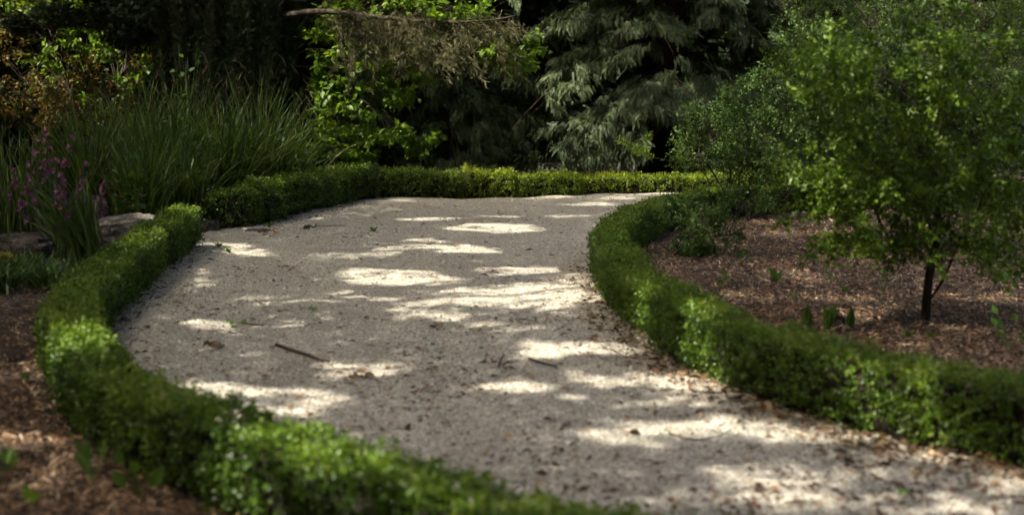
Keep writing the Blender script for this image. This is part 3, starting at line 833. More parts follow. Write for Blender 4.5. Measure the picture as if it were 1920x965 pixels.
for q in range(150):
    bx = (rng.choice([655, 700, 735, 770, 800, 840, 870, 915]) + rng.normal(0, 15)) if q < 115 else rng.uniform(595, 960)
    bx = min(max(bx, 592), 965)
    ln = np.interp(bx, [590, 640, 690, 740, 800, 860, 920, 965], [150, 155, 90, 105, 85, 110, 60, 30]) * rng.uniform(.15, 1.1) / FPX * BD
    a = D(bx, np.interp(bx, [590, 700, 820, 920, 965], [24, 34, 44, 40, 32]), BD - .05) + rng.normal(0, .06, 3)
    sw = np.array([rng.normal(.35, .38), rng.normal(-.1, .35), -1.0])
    n = int(18 + 75 * ln)
    u = rng.random(n) ** .75
    p = a + sw * ln * u[:, None] + np.array([.12, 0, 0]) * np.sin(u * 3)[:, None] + rng.normal(size=(n, 3)) * .05 * (1.3 - u[:, None]) + np.array([0, 0, .05]) * (1 - u)[:, None]
    O.append(p); Y_.append(np.tile(sw, (n, 1)) + rng.normal(size=(n, 3)) * .7)
    m.tube(np.array([a + sw * ln * t_ + [.12 * math.sin(t_ * 3), 0, 0] for t_ in np.linspace(0, 1, 6)]), [.003, .001], 4)
O, Y_ = np.vstack(O), np.vstack(Y_); k = len(O)
X, Y, Z = frames(Y_, np.array([0, -1, .3]) + rng.normal(size=(k, 3)) * .6)
f.scatter(FINE_V, FINE_F, O, X, Y, Z, rng.uniform(.05, .115, k), rng.random(k))
bo = m.build('bough', M_bark, yew, smooth=True); bo['label'] = 'bare horizontal bough reaching out to the right'
fo = f.build('withered_foliage', M_tan, yew); fo['label'] = 'withered tan sprays hanging from the bough'

# lime green broadleaf tree behind the yew
LD = 20.75
lb = on_ground(np.array([(530 - CX) / FPX * 21.6, 21.6]))
lt = thing('lime_leaved_tree', lb, 'broadleaf tree with lime green leaves on low spreading branches right of the yew', 'tree')
wood, leaves = MB(), MB()
trunk = spline([lb + [0, 0, -.1], lb + [.1, 0, 1.5], lb + [.2, -.1, 3.5], lb + [.2, -.1, 6.5]], .2)
wood.tube(trunk, [.12, .10, .05], 9)
cl = []
low = [(600, 205), (640, 200), (680, 215), (610, 240), (650, 250), (690, 240), (730, 255), (770, 255), (800, 262), (620, 285), (660, 292), (700, 285), (720, 262), (590, 270), (640, 320), (680, 268), (600, 225), (750, 240)]
mid = [(720, 155), (760, 170), (640, 150), (690, 120), (620, 110), (600, 70), (660, 80), (780, 130), (610, 160), (740, 190), (600, 120), (640, 100), (700, 90), (620, 190), (680, 160), (720, 120), (760, 100), (660, 130), (605, 60), (605, 100), (610, 140), (605, 180), (625, 200), (630, 60), (600, 240), (602, 160)]
topc = [(720, 10), (770, 5), (810, 12), (830, 30), (760, 35), (700, 30), (860, 20), (890, 25), (660, 15), (620, 20), (850, 55), (890, 60), (900, 80), (920, 95), (940, 85), (960, 100), (985, 110), (965, 125), (1000, 95), (870, 75), (600, 40), (930, 60), (760, -40), (850, -50), (680, -50), (900, -20), (620, -60)]
for pts, dz in ((low, -.3), (mid, .1), (topc, -.2)):
    for x, y in pts:
        cl.append((D(x, y, LD + dz + rng.normal(0, .2)), rng.uniform(.16, .26))); cl.append((D(x + rng.normal(0, 28), y + rng.normal(0, 16), LD + dz + .35 + rng.normal(0, .2)), rng.uniform(.16, .28)))
leafy(wood, leaves, trunk, .1, cl, .095, .66, twigs=6, per=8, up=1.0, droop=.35, tmpl='big', limb_r=.007, sag=.05, flat=.45, twig_r=.002)
cl2 = [(lb + np.array([rng.normal(.2, 1.3), rng.normal(.3, 1.2), rng.uniform(3.4, 7.5)]), rng.uniform(.35, .6)) for _ in range(50)]
leafy(wood, leaves, trunk, .1, cl2, .12, .62, twigs=8, per=7, up=1.0, droop=.35, tmpl='small', limb_r=.014, sag=.05, flat=.6, twig_r=0)
wood.build('trunk', M_bark, lt, smooth=True); leaves.build('crown', M_lime, lt)

# copper and green shrubs glowing far left
shrub('copper_shrub', 60, 24.0, 'tall shrub with amber and copper leaves catching light at the far left', 'shrub', None,
      [(10, 60, 90, 70, .9, 16), (60, 140, 130, 70, 1.0, 22), (170, 200, 130, 60, 1.0, 26), (60, 230, 120, 50, .9, 20), (-60, 120, 90, 130, 1.0, 20), (150, 110, 90, 50, .8, 12), (240, 180, 70, 60, .8, 14), (220, 250, 80, 50, .8, 12), (280, 130, 50, 50, .6, 7), (30, -10, 60, 40, .6, 14), (60, -120, 160, 90, 1.2, 30)], .062, .62, M_copper, 1.15, 9, 7, 5, .005, tmpl='big', shift=.05, rad=(.2, .35))
shrub('green_gap_shrub', 190, 23.2, 'yellow green bush seen through the gaps left of the yew', 'shrub', None,
      [(150, 60, 70, 60, .6, 14), (240, 120, 70, 70, .7, 16), (60, 15, 80, 30, .6, 12), (230, 220, 90, 60, .7, 16), (270, 60, 40, 50, .5, 8), (120, 130, 60, 50, .6, 8)], .09, .62, M_lime, 1.0, 6, 6, 3, .012, tmpl='big', rad=(.2, .35))

# far woodland, one leafy mass, with an added unseen ring round the camera
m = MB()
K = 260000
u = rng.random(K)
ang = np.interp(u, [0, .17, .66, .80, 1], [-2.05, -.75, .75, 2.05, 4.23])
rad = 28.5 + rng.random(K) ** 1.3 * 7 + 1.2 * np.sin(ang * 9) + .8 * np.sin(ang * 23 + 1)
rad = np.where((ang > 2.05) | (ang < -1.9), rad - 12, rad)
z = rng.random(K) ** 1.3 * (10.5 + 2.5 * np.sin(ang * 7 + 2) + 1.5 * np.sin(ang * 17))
side_ = (ang > 1.0) | (ang < -1.2)  # out of view: made taller and denser to shut out low sky
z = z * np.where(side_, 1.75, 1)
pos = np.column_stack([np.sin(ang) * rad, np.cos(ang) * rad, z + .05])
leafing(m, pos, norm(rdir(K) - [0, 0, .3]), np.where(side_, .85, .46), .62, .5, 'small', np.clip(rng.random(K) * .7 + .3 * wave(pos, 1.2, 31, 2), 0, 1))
tag(m.build('woodland', M_wood), 'dark woodland closing the view behind the trees, with an unseen ring added round the camera to block low sky', 'woodland', kind='stuff')

# ------------------------------------------------------------------ sedges and grasses
def blades(mb, base, n, height, spread, width, arch=.6, tint=(0, 1), lean=(0, 0), foot=.10):
    seg = 7
    u = np.linspace(0, 1, seg)
    for _ in range(n):
        az = rng.uniform(0, 2 * math.pi); L = height * rng.uniform(.55, 1.15)
        d = np.array([math.cos(az), math.sin(az), 0]); sp = spread * rng.random() ** .7
        a = base + np.array([rng.normal(0, foot), rng.normal(0, foot), 0]); 
        bend = arch * rng.uniform(.3, 1.3)
        r_ = L * (sp * u + bend * .45 * u**2.4)
        zz = L * (u - bend * .55 * u**2.8)
        p = a + d * r_[:, None] + np.array([lean[0], lean[1], 0]) * (L * u**1.3)[:, None]
        p[:, 2] += zz
        s = np.cross(d, [0, 0, 1.0]) * math.cos(az * 3) + d * math.sin(az * 3) * .5; s = s / np.linalg.norm(s)
        w = width * rng.uniform(.6, 1.2) * np.interp(u, [0, .15, .6, 1], [.7, 1, .8, .03])
        V = np.empty((seg * 3, 3)); V[0::3] = p - s * w[:, None]; V[1::3] = p + np.array([0, 0, -.25]) * w[:, None]; V[2::3] = p + s * w[:, None]
        F = []
        for i in range(seg - 1):
            q = i * 3
            F += [[q, q + 1, q + 4], [q, q + 4, q + 3], [q + 1, q + 2, q + 5], [q + 1, q + 5, q + 4]]
        mb.add(V, F, rng.uniform(*tint))

def sedge(px, dist, h, n, label, heads):
    b = on_ground(np.array([(px - CX) / FPX * dist, dist]))
    t = thing('sedge_clump', b, label, 'sedge', 'sedge clumps behind the far hedge')
    m = MB(); blades(m, b, int(n * .62), h * 1.38, .46, .0130, .85); blades(m, b, int(n * .36), h * 1.5, .26, .0125, .38)
    m.build('blades', M_sedge, t)
    if heads:
        for _ in range(heads):
            az = rng.uniform(0, 6.28); d = np.array([math.cos(az), math.sin(az) * .6, 0]); H = h * rng.uniform(1.2, 1.6); out_ = rng.uniform(.08, .4)
            p = spline([b + rng.normal(0, .06, 3) * [1, 1, 0], b + d * out_ * .25 * H + [0, 0, H * .6], b + d * out_ * .6 * H + [0, 0, H * .97], b + d * (out_ * .85 * H + .05) + [0, 0, H * 1.0], b + d * (out_ * H + .12) + [0, 0, H * .92]], .05)
            st = MB(); st.tube(p, [.003, .002, .0012], 4, .5); so = st.build('stalk', M_sedge, t)
            q = p[-max(3, len(p) // 9):]
            hd = MB(); hd.tube(q, [.003, .0075, .004], 5); hd.build('seed_head', M_seed, so, origin=b)
            a = p[-max(6, len(p) // 4)]
            hd = MB(); hd.tube(np.array([a, a + d * .03 + [0, 0, -.02], a + d * .05 + [0, 0, -.10]]), [.002, .0065, .003], 4); hd.build('seed_head', M_seed, so, origin=b)
    return t
SED = [(165, 15.6, 1.05, 330, 'sedge clump at the left of the row, behind the purple flowers', 6),
       (235, 17.2, 1.20, 360, 'sedge clump behind the jagged leaved weed and the flat rock', 9),
       (300, 16.7, 1.12, 400, 'dense sedge clump beneath the pale bramble shoot', 10),
       (360, 17.6, 1.25, 400, 'tallest sedge clump, standing before the middle of the dark yew', 13),
       (425, 17.2, 1.12, 400, 'sedge clump behind the low box block with many brown heads', 13),
       (490, 18.3, 1.22, 380, 'sedge clump behind the unruly hedge with upright brown spikes', 12),
       (545, 19.4, 1.00, 260, 'sedge clump at the right foot of the yew beside the lime leaves', 6),
       (265, 15.0, .85, 260, 'shorter arching sedge clump in front of the row, above the left hedge end', 0),
       (350, 15.8, .85, 240, 'short sedge clump between the left hedge end and the taller sedges', 0)]
for a in SED: sedge(*a)
def grass(px, dist, h, n, label, width=.009, arch=.35, foot=.12, spread=.25, mat=None, name='grass_clump', py=None):
    b = on_ground(np.array([(px - CX) / FPX * dist, dist]))
    m = MB(); blades(m, b, n, h, spread, width, arch, foot=foot)
    return tag(m.build(name, mat or M_sedge, origin=b), label, 'grass', 'strap leaved clumps in the left bed')
grass(20, 15.2, 1.25, 150, 'upright strap leaved clump at the left edge under the copper leaves')
grass(95, 16.4, 1.15, 150, 'upright grassy clump between the copper shrub and the purple flowers')
grass(-40, 13.6, 1.1, 130, 'tall grassy clump cut by the left edge of the photo')
grass(30, 11.3, .30, 230, 'low dark strap leaved clump in front of the brown boulder', .012, .8, .11, .8, M_sword)
grass(95, 11.0, .26, 230, 'low dark strap leaved tuft under the sword leaves by the hedge', .012, .8, .11, .8, M_sword)
grass(-30, 10.6, .32, 220, 'low dark strap leaved clump below the yellow flower', .012, .8, .11, .8, M_sword)

# ------------------------------------------------------------------ purple gladiolus clump
GD = 11.9
gb = on_ground(np.array([(150 - CX) / FPX * GD, GD]))
gl_t = thing('gladiolus_clump', gb, 'purple flowered gladiolus clump with fanned sword leaves behind the left hedge', 'flowers')
m = MB()
for i in range(120):
    tx, ty = rng.uniform(25, 195), rng.uniform(310, 420)
    if rng.random() < .5: tx = rng.uniform(70, 190)
    a = gb + np.array([rng.normal(0, .09) + .03, rng.normal(0, .08), 0]); e = D(tx, ty, GD + rng.normal(0, .15))
    u = np.linspace(0, 1, 6)[:, None]
    p = a + (e - a) * u; p[:, 2] += .06 * np.sin(np.pi * u[:, 0]); p[:, 0] += -.05 * u[:, 0]**2
    s = norm(np.array([.6, rng.normal(0, .5), .25])); w = .011 * rng.uniform(.6, 1.2) * np.interp(u[:, 0], [0, .2, .7, 1], [.6, 1, .8, .04])
    V = np.empty((18, 3)); V[0::3] = p - s * w[:, None]; V[1::3] = p + np.array([0, -.3, 0]) * w[:, None]; V[2::3] = p + s * w[:, None]
    F = []
    for q in range(0, 15, 3): F += [[q, q + 1, q + 4], [q, q + 4, q + 3], [q + 1, q + 2, q + 5], [q + 1, q + 5, q + 4]]
    m.add(V, F)
m.build('sword_leaves', M_sword, gl_t)
PET_V = np.array([[0, 0, 0], [-.26, .45, .10], [-.2, .8, .12], [0, 1, .02], [.2, .8, .12], [.26, .45, .10], [0, .5, 0]], float)
PET_F = np.array([[6, (i + 1) % 6, i] for i in range(6)])
def flower(mb, c, d, size):
    d = norm(np.asarray(d, float)); ref = np.array([0, 0, 1.0]) if abs(d[2]) < .9 else np.array([1.0, 0, 0])
    a = norm(np.cross(d, ref)); b_ = np.cross(d, a)
    for k in range(6):
        th = k * math.pi / 3 + rng.normal(0, .12); o = a * math.cos(th) + b_ * math.sin(th)
        op = rng.uniform(.55, .95)
        Y = norm(d * (1.1 - op * .6) + o * op); X = norm(np.cross(Y, d)); Z = np.cross(X, Y)
        mb.scatter(PET_V, PET_F, c[None], X[None], Y[None], Z[None], np.array([size]) * rng.uniform(.85, 1.1), rng.random(1))
SPIKES = [((95, 345), (85, 248)), ((120, 360), (135, 258)), ((70, 380), (60, 290)), ((55, 400), (22, 320)), ((75, 395), (48, 330)), ((105, 370), (108, 300)), ((110, 400), (118, 310)), ((150, 410), (158, 305)), ((125, 420), (115, 345)), ((140, 420), (150, 355)), ((180, 430), (192, 345)), ((60, 420), (14, 362)), ((85, 330), (66, 265))]
for (x0, y0), (x1, y1) in SPIKES:
    dd = GD + rng.normal(0, .15)
    st = spline([gb + np.array([rng.normal(0, .06), rng.normal(0, .06), 0]), D(x0, y0, dd), D(x1, y1, dd)], .04)
    m = MB(); m.tube(st, [.006, .004, .002], 5)
    sp = m.build('flower_spike', M_sword, gl_t, smooth=True)
    n = int(rng.integers(6, 9))
    for q in range(n):
        i = int(len(st) * (1 - .34 * q / n)) - 1
        fm = MB(); flower(fm, st[i] + rng.normal(0, .008, 3), np.array([(-1) ** q * .9 + rng.normal(0, .2), -.6 + rng.normal(0, .4), .25]), .041)
        fm.build('flower', M_mag, sp, origin=gb)

# yellow flower spike at the left edge
yd = 10.7
yb2 = on_ground(np.array([(18 - CX) / FPX * yd, yd]))
yf = thing('yellow_flower', yb2, 'single yellow flower spike hanging at the left edge above dark leaves', 'flower')
m = MB(); m.tube(spline([yb2, D(16, 440, yd), D(12, 330, yd), D(6, 300, yd), D(2, 330, yd), D(3, 380, yd)], .05), [.006, .004, .003], 5)
m.build('stem', M_sedge, yf, smooth=True)
m = MB()
for q in range(70):
    c = D(2 + q * .32, 478 + .06 * q + rng.normal(0, 2), yd - .02 + rng.normal(0, .008))
    flower(m, c, np.array([rng.normal(0, .5), -.6, rng.normal(-.2, .5)]), .022)
m.build('petals', M_yellow, yf)
m = MB(); m.tube(spline([D(-4, 478, yd), D(14, 479, yd), D(22, 480, yd), D(34, 489, yd)], .01), [.006, .007, .003], 5, 1)
m.build('stalk', M_weed, yf)

# ------------------------------------------------------------------ rocks
def rock(name, c, size, mat, label, seed, flat=1.0, group=None, rz=0, tilt=0):
    n, k = 44, 70
    th = np.linspace(0, math.pi, n); ph = np.linspace(0, 2 * math.pi, k, endpoint=False)
    T, Pp = np.meshgrid(th, ph, indexing='ij')
    d = np.stack([np.sin(T) * np.cos(Pp), np.sin(T) * np.sin(Pp), np.cos(T)], -1).reshape(-1, 3)
    # superellipsoid: flat faces and blunt edges, then lumps
    e = np.sign(d) * np.abs(d) ** .5
    r_ = 1 + .14 * wave(d, 2.2, seed, 3) - .10 * np.abs(wave(d, 5, seed + 1, 3)) + .04 * wave(d, 16, seed + 2, 3)
    v = e * r_[:, None] * np.asarray(size)
    v[:, 2] += v[:, 0] * tilt
    cz, sz = math.cos(rz), math.sin(rz)
    v = np.column_stack([v[:, 0] * cz - v[:, 1] * sz, v[:, 0] * sz + v[:, 1] * cz, v[:, 2]])
    i = (np.arange(n - 1)[:, None] * k + np.arange(k)[None]).ravel(); i2 = (np.arange(n - 1)[:, None] * k + ((np.arange(k) + 1) % k)[None]).ravel()
    F = np.vstack([np.stack([i, i + k, i2 + k], 1), np.stack([i, i2 + k, i2], 1)])
    m = MB(); m.add(v + np.asarray(c), F, .5)
    return tag(m.build(name, mat, origin=np.array([c[0], c[1], 0]), smooth=True), label, 'rock' if name != 'flat_stone' else 'stone', group)
c = D(232, 412, 13.2)
rock('rock', [c[0], c[1] + .1, .13], (.34, .34, .19), M_rock, 'flat topped pale brown rock behind the end of the left hedge', 3, rz=.5, tilt=.10)
c = D(165, 372, 13.9); rock('rock', [c[0], c[1], .20], (.20, .16, .30), M_darkrock, 'upright brown rock standing behind the sword leaves', 9, rz=.2, tilt=-.15)
c = D(45, 428, 12.4); rock('rock', [c[0], c[1], .10], (.30, .2, .15), M_darkrock, 'low dark brown boulder left of the sword leaves', 15, rz=-.2, tilt=-.1)
c = D(376, 420, 15.0); rock('rock', [c[0], c[1] + .25, .03], (.16, .10, .10), M_darkrock, 'dark rock in the gap between the left hedge and the low box block', 21)
c = G(484, 437); rock('flat_stone', [c[0], c[1], .02], (.125, .07, .035), M_stone, 'flat grey stone on the gravel below the low box block', 27, rz=-.15)
c = G(576, 428); rock('flat_stone', [c[0], c[1], .012], (.035, .04, .025), M_darkrock, 'small dark clod on the path beside the curled black twig', 33)
c = G(1832, 848); rock('flat_stone', [c[0], c[1], .02], (.055, .05, .04), M_darkrock, 'dark earthy lump at the foot of the right hedge', 39)
c = G(1770, 583 + 180); 
c = G(1570, 613); rock('flat_stone', [c[0], c[1], .03], (.045, .04, .05), M_darkrock, 'dark clod among the upright weeds behind the right hedge', 45)

# ------------------------------------------------------------------ weeds, twigs, fallen leaves
def weed(px, py, h, n, label, leaf, w=.5, mat=None, upright=.6, stemmed=False, group='weeds in the bark mulch', z=0):
    b = on_ground(G(px, py, z))
    t = thing('weed', b, label, 'weed', group)
    wood, leaves = MB(), MB()
    pos, dirs = [], []
    for i in range(n):
        az = rng.uniform(0, 6.28); hh = h * rng.uniform(.25, 1.0) if stemmed else 0.01
        e = b + np.array([math.cos(az), math.sin(az), 0]) * h * (rng.uniform(.1, .5) if stemmed else .06) + [0, 0, hh]
        wood.tube(limb(b, e, .05, .08, 4), [.002, .0012], 4)
        pos.append(e); dirs.append([math.cos(az) * (1 - upright), math.sin(az) * (1 - upright), upright + .1])
    leafing(leaves, np.array(pos), norm(np.array(dirs) + rng.normal(size=(n, 3)) * .12), leaf, w, .5, 'big', rng.random(n))
    wood.build('stem', M_weed, t); leaves.build('leaves', mat or M_weed, t)
weed(1513, 618, .12, 3, 'narrow upright weed just behind the right hedge, left of the row of three', .13, .36, upright=.95)
weed(1551, 622, .12, 5, 'pair of tall upright weed leaves, middle of the row behind the right hedge', .15, .34, upright=.93)
weed(1590, 618, .12, 3, 'broad upright weed leaf at the right end of the row behind the hedge', .13, .5, upright=.95)
weed(1458, 530, .12, 7, 'pale spreading weed in the mulch beyond the bend of the right hedge', .12, .36, upright=.55)
weed(1585, 545, .12, 6, 'small pale weed beside the rusty fallen leaf', .06, .5, upright=.5)
weed(1655, 545, .18, 8, 'slender weed in the mulch left of the young trunk', .05, .5, stemmed=True)
weed(1895, 560, .34, 7, 'tall round leaved weed on the mulch right of the young trunk', .085, .75, stemmed=True)
weed(1890, 660, .22, 10, 'leafy weed behind the right hedge near the right edge', .06, .6, stemmed=True)
weed(1705, 636, .10, 5, 'tiny seedling in the mulch in front of the young trunk', .05, .6)
weed(1745, 640, .10, 6, 'small dark seedling right of the tiny one before the trunk', .05, .6, mat=M_sea)
weed(1300, 470, .12, 6, 'upright weed close inside the tip of the right hedge', .09, .4, upright=.8)
weed(1390, 500, .16, 10, 'low leafy weed under the straggling shrub', .05, .6, mat=M_sea, stemmed=True)
weed(1350, 540, .12, 8, 'small bright weed behind the bend of the right hedge', .05, .6, stemmed=True)
weed(1490, 560, .10, 6, 'tiny weed in the open mulch left of the upright row', .05, .5)
weed(1560, 530, .12, 8, 'dark tuft of weed in the shade of the young tree', .05, .5, mat=M_sea, stemmed=True)
weed(175, 912, .14, 9, 'leafy weed in the mulch below the left hedge', .07, .6, stemmed=True)
weed(262, 935, .14, 8, 'bright weed in the mulch beside the front hedge', .07, .6, stemmed=True)
weed(185, 850, .08, 4, 'small flat weed in the sunny mulch close to the hedge', .06, .6)
weed(60, 948, .10, 6, 'yellow green seedling at the bottom left corner', .06, .6, mat=M_lime)
weed(0, 900, .12, 6, 'weed cut by the left edge in the mulch', .07, .6, stemmed=True)
weed(52, 725, .06, 4, 'tiny seedling in the shaded mulch left of the hedge', .05, .6)
weed(410, 468, .07, 14, 'low green weed on the gravel by the end of the left hedge', .05, .5, group='weeds on the gravel')
weed(430, 476, .06, 12, 'flat green weed beside a sunlit streak on the gravel', .05, .5, group='weeds on the gravel')
weed(505, 428, .08, 14, 'leafy weed at the foot of the low box block', .055, .5, group='weeds on the gravel')
weed(700, 434, .05, 12, 'flat tuft of weed in the middle of the path', .06, .4, group='weeds on the gravel')
# jagged leaved weed in front of the sedges and the bramble shoot above them
def tallweed(px, dist, pts, label, leaf, mat, name, n=9):
    b = on_ground(np.array([(px - CX) / FPX * dist, dist])); t = thing(name, b, label, 'weed')
    wood, leaves = MB(), MB(); pos, dirs = [], []
    for (x, y) in pts:
        st = spline([b, (b + D(x, y, dist)) / 2 + rng.normal(0, .03, 3), D(x, y, dist)], .05); wood.tube(st, [.004, .0015], 4)
        for q in range(n):
            i = int(len(st) * rng.uniform(.45, 1)) - 1; pos.append(st[i] + rng.normal(0, .03, 3)); dirs.append(rng.normal(size=3) + [0, -.3, 0])
    leafing(leaves, np.array(pos), norm(np.array(dirs)), leaf, .75, 1.0, 'big', rng.random(len(pos)))
    wood.build('stems', M_weed, t); leaves.build('leaves', mat, t)
tallweed(245, 14.3, [(250, 290), (262, 320), (225, 330), (270, 345), (240, 345), (210, 345), (255, 365), (285, 355), (220, 370), (245, 385), (265, 385)], 'bushy jagged leaved weed growing between the flat rock and the sedges', .075, M_shrub, 'leafy_weed', 9)
tallweed(335, 15.9, [(300, 92), (335, 85), (372, 65), (385, 52), (330, 130), (350, 120), (370, 90), (340, 165), (375, 200)], 'pale leaved bramble shoot rising out of the sedges before the yew', .07, M_sea, 'bramble', 5)
tallweed(540, 17.6, [(520, 220), (560, 235), (590, 245), (555, 265), (500, 240)], 'soft green weed rising beside the foot of the yew', .06, M_shrub, 'leafy_weed', 9)

def stick(pts, r0, label, name='twig', forks=()):
    P = [G(*p) for p in pts]
    P = [p + [0, 0, r0 + .006 + float(gz(p[None, :2])[0])] for p in P]
    m = MB(); m.tube(spline(P, .015), r0 if np.ndim(r0) else [r0, r0 * .9, r0 * .5], 7)
    for f in forks:
        Q = [G(*p) + [0, 0, r0 + .008 + zz_] for p, zz_ in f]; m.tube(spline(Q, .015), [r0 * .6, r0 * .25], 5)
    return tag(m.build(name, M_stick, origin=P[0], smooth=True), label, 'twig')
stick([(518, 652), (545, 660), (575, 668), (600, 676), (618, 678)], .011, 'thick dark stick lying on the gravel at the left of the path')
stick([(992, 678), (1015, 687), (1045, 696)], .007, 'straight thin twig on the gravel near the middle of the path')
stick([(935, 690), (938, 680), (945, 668)], .006, 'short twig pointing away in the middle of the path')
stick([(905, 682), (912, 674)], .005, 'tiny twig stub left of the short twig')
stick([(1248, 806), (1262, 814), (1300, 822), (1340, 818), (1370, 806)], .0035, 'long thin bent twig on the sunlit gravel at the lower right', forks=[[((1250, 808), 0), ((1246, 798), .05)], [((1252, 812), 0), ((1262, 828), 0)]])
stick([(570, 430), (578, 424), (588, 427), (594, 421)], .010, 'curled black twig on the path before the unruly hedge')
stick([(450, 602), (475, 606), (500, 607)], .004, 'fine twig beside the green sprig on the left of the path')
stick([(590, 425), (620, 424), (650, 424)], .004, 'thin straw lying right of the curled black twig')
stick([(1585, 862), (1595, 866), (1600, 870)], .010, 'short dark stub of wood on the gravel at the lower right')

def fallen(px, py, L, W, label, mat, n=1, name='fallen_leaf', cat='leaf', curl=.3):
    b = G(px, py); b[2] = float(gz(b[None, :2])[0]) + .012
    m = MB()
    for i in range(n):
        th = rng.uniform(0, 6.28); d = np.array([[math.cos(th), math.sin(th), .12]]); nn = np.array([[rng.normal(0, curl), rng.normal(0, curl) - .3, 1.0]])
        X, Y, Z = frames(d, nn)
        V = BIG_V.copy(); V[:, 2] *= 2.5
        m.scatter(V, BIG_F, (b + rng.normal(0, L * .25, 3) * [1, 1, 0] + [0, 0, .008 * i])[None], X, Y, Z, np.array([[W, L, L]]), rng.random(1))
    return tag(m.build(name, mat, origin=b), label, cat)
fallen(592, 584, .05, .04, 'bright green leaf lying flat near the left middle of the path', M_weed, 3)
fallen(443, 607, .055, .045, 'green leaf sprig on the gravel near the left hedge', M_weed, 5)
fallen(815, 518, .06, .045, 'rust brown leaf in the big sunlit patch', M_litter, 2)
fallen(505, 440, .12, .06, 'curled tan leaf beside the flat grey stone', M_litter, 2)
fallen(460, 430, .10, .06, 'dry tan leaves at the corner of the low box block', M_litter, 3)
fallen(560, 395, .14, .08, 'heap of dry brown leaves under the woody foot of the unruly hedge', M_litter, 12)
fallen(1600, 540, .10, .055, 'rusty orange leaf on the mulch left of the young trunk', M_litter, 1)
fallen(410, 658, .07, .05, 'brown curled leaves on the shaded gravel by the left hedge', M_litter, 5)
fallen(1700, 930, .06, .03, 'green leaf on the gravel in the lower right corner', M_weed, 2)
fallen(1195, 815, .05, .035, 'ochre leaf near the bent twig at the lower right', M_litter, 2)
fallen(680, 702, .06, .045, 'brown leaves just below the narrow sun streak', M_litter, 4)
fallen(1440, 930, .05, .035, 'orange brown leaf in the sun at the bottom of the path', M_litter, 2)
c = on_ground(G(1754, 826)); 
m = MB()
th = np.linspace(0, math.pi, 12); ph = np.linspace(0, 2 * math.pi, 18, endpoint=False); T, Pp = np.meshgrid(th, ph, indexing='ij')
rr = .021 * (1 - .18 * np.exp(-(T / .35) ** 2))
v = np.stack([rr * np.sin(T) * np.cos(Pp), rr * np.sin(T) * np.sin(Pp), rr * np.cos(T) * .92], -1).reshape(-1, 3) + c + [0, 0, .021]
i = (np.arange(11)[:, None] * 18 + np.arange(18)[None]).ravel(); i2 = (np.arange(11)[:, None] * 18 + ((np.arange(18) + 1) % 18)[None]).ravel()
m.add(v, np.vstack([np.stack([i, i + 18, i2 + 18], 1), np.stack([i, i2 + 18, i2], 1)]))
fr = tag(m.build('green_fruit', M_fruit, origin=c, smooth=True), 'small pale green fruit on the gravel against the right hedge', 'fruit')
m = MB(); m.tube(np.array([c + [0, 0, .036], c + [.003, 0, .046], c + [.008, 0, .052]]), [.0015, .001], 5); m.build('stalk', M_stick, fr, origin=c)

# ------------------------------------------------------------------ tall trees overhead: their crowns let the sun through in patches
SUNXY = TOSUN[:2] / TOSUN[2]
E = []        # openings: centre on the ground (sun-projected), half sizes in metres, share of sun let through
def gp(px, py, rx, ry, s):
    if py > 780 and px > 1000: s *= .82
    p = G(px, py)
    d = p[1]
    E.append((p[0], p[1], rx / FPX * d * 1.0, max(.03, ry * d * d / (FPX * CAMH)), s))
for a in [(465, 476, 50, 5, .9), (375, 512, 14, 4, .8), (800, 410, 62, 4, .8), (930, 428, 76, 9, 1), (930, 403, 32, 3, .5), (1110, 382, 42, 3, .7), (1165, 371, 45, 3, .5), (1060, 404, 40, 3, .25),
          (880, 471, 62, 8, 1), (768, 467, 52, 4, .6), (804, 456, 30, 3, .7), (680, 478, 85, 5, .3),
          (735, 519, 108, 13, 1), (985, 505, 75, 6, .9), (970, 552, 140, 24, 1), (1070, 545, 50, 20, 1), (1058, 522, 50, 6, .7), (830, 586, 55, 6, .7), (893, 602, 34, 5, .9), (980, 619, 52, 6, .9),
          (1037, 579, 42, 8, .8), (745, 577, 30, 3, .7), (798, 565, 46, 12, .9), (647, 552, 38, 5, .8), (703, 564, 22, 5, .9), (617, 567, 17, 3, .7), (387, 608, 40, 7, .9), (415, 620, 28, 4, .6), (524, 610, 30, 5, .35), (520, 558, 60, 7, .35),
          (700, 689, 62, 8, 1), (620, 683, 35, 4, .7), (400, 722, 60, 10, 1), (535, 738, 45, 8, .9), (572, 763, 26, 13, 1), (450, 745, 80, 10, .8), (500, 770, 60, 8, .9),
          (1085, 662, 100, 12, 1), (1180, 660, 50, 8, .7), (1160, 712, 85, 9, .9), (1320, 722, 85, 16, 1), (1250, 722, 60, 9, .8), (1290, 754, 85, 7, .6), (945, 733, 52, 9, .9), (1055, 740, 15, 4, .5),
          (1160, 818, 55, 14, .8), (1290, 797, 105, 12, .95), (1440, 808, 85, 12, .95), (985, 840, 20, 6, .6), (1400, 886, 90, 16, .8), (1565, 816, 45, 9, .8), (1670, 803, 38, 12, .8), (1745, 850, 85, 18, 1), (1870, 890, 60, 20, .7),
          (1580, 888, 60, 6, .6), (1490, 915, 90, 9, .75), (1330, 940, 60, 18, .8), (1540, 950, 120, 14, .9), (1800, 945, 90, 18, .4),
          (45, 705, 50, 13, .8), (85, 829, 90, 10, 1), (80, 895, 45, 16, .6), (85, 803, 20, 6, .5), (8, 790, 12, 8, .5),
          (1662, 589, 38, 10, .8), (1662, 617, 25, 6, .5), (1717, 650, 32, 6, .9), (1600, 480, 70, 7, .5), (1480, 440, 60, 6, .5), (1500, 520, 60, 8, .4), (1850, 560, 60, 10, .45), (1420, 560, 40, 6, .4), (1800, 620, 50, 8, .4), (1580, 560, 60, 8, .35), (1350, 480, 40, 6, .35)]:
    gp(*a)
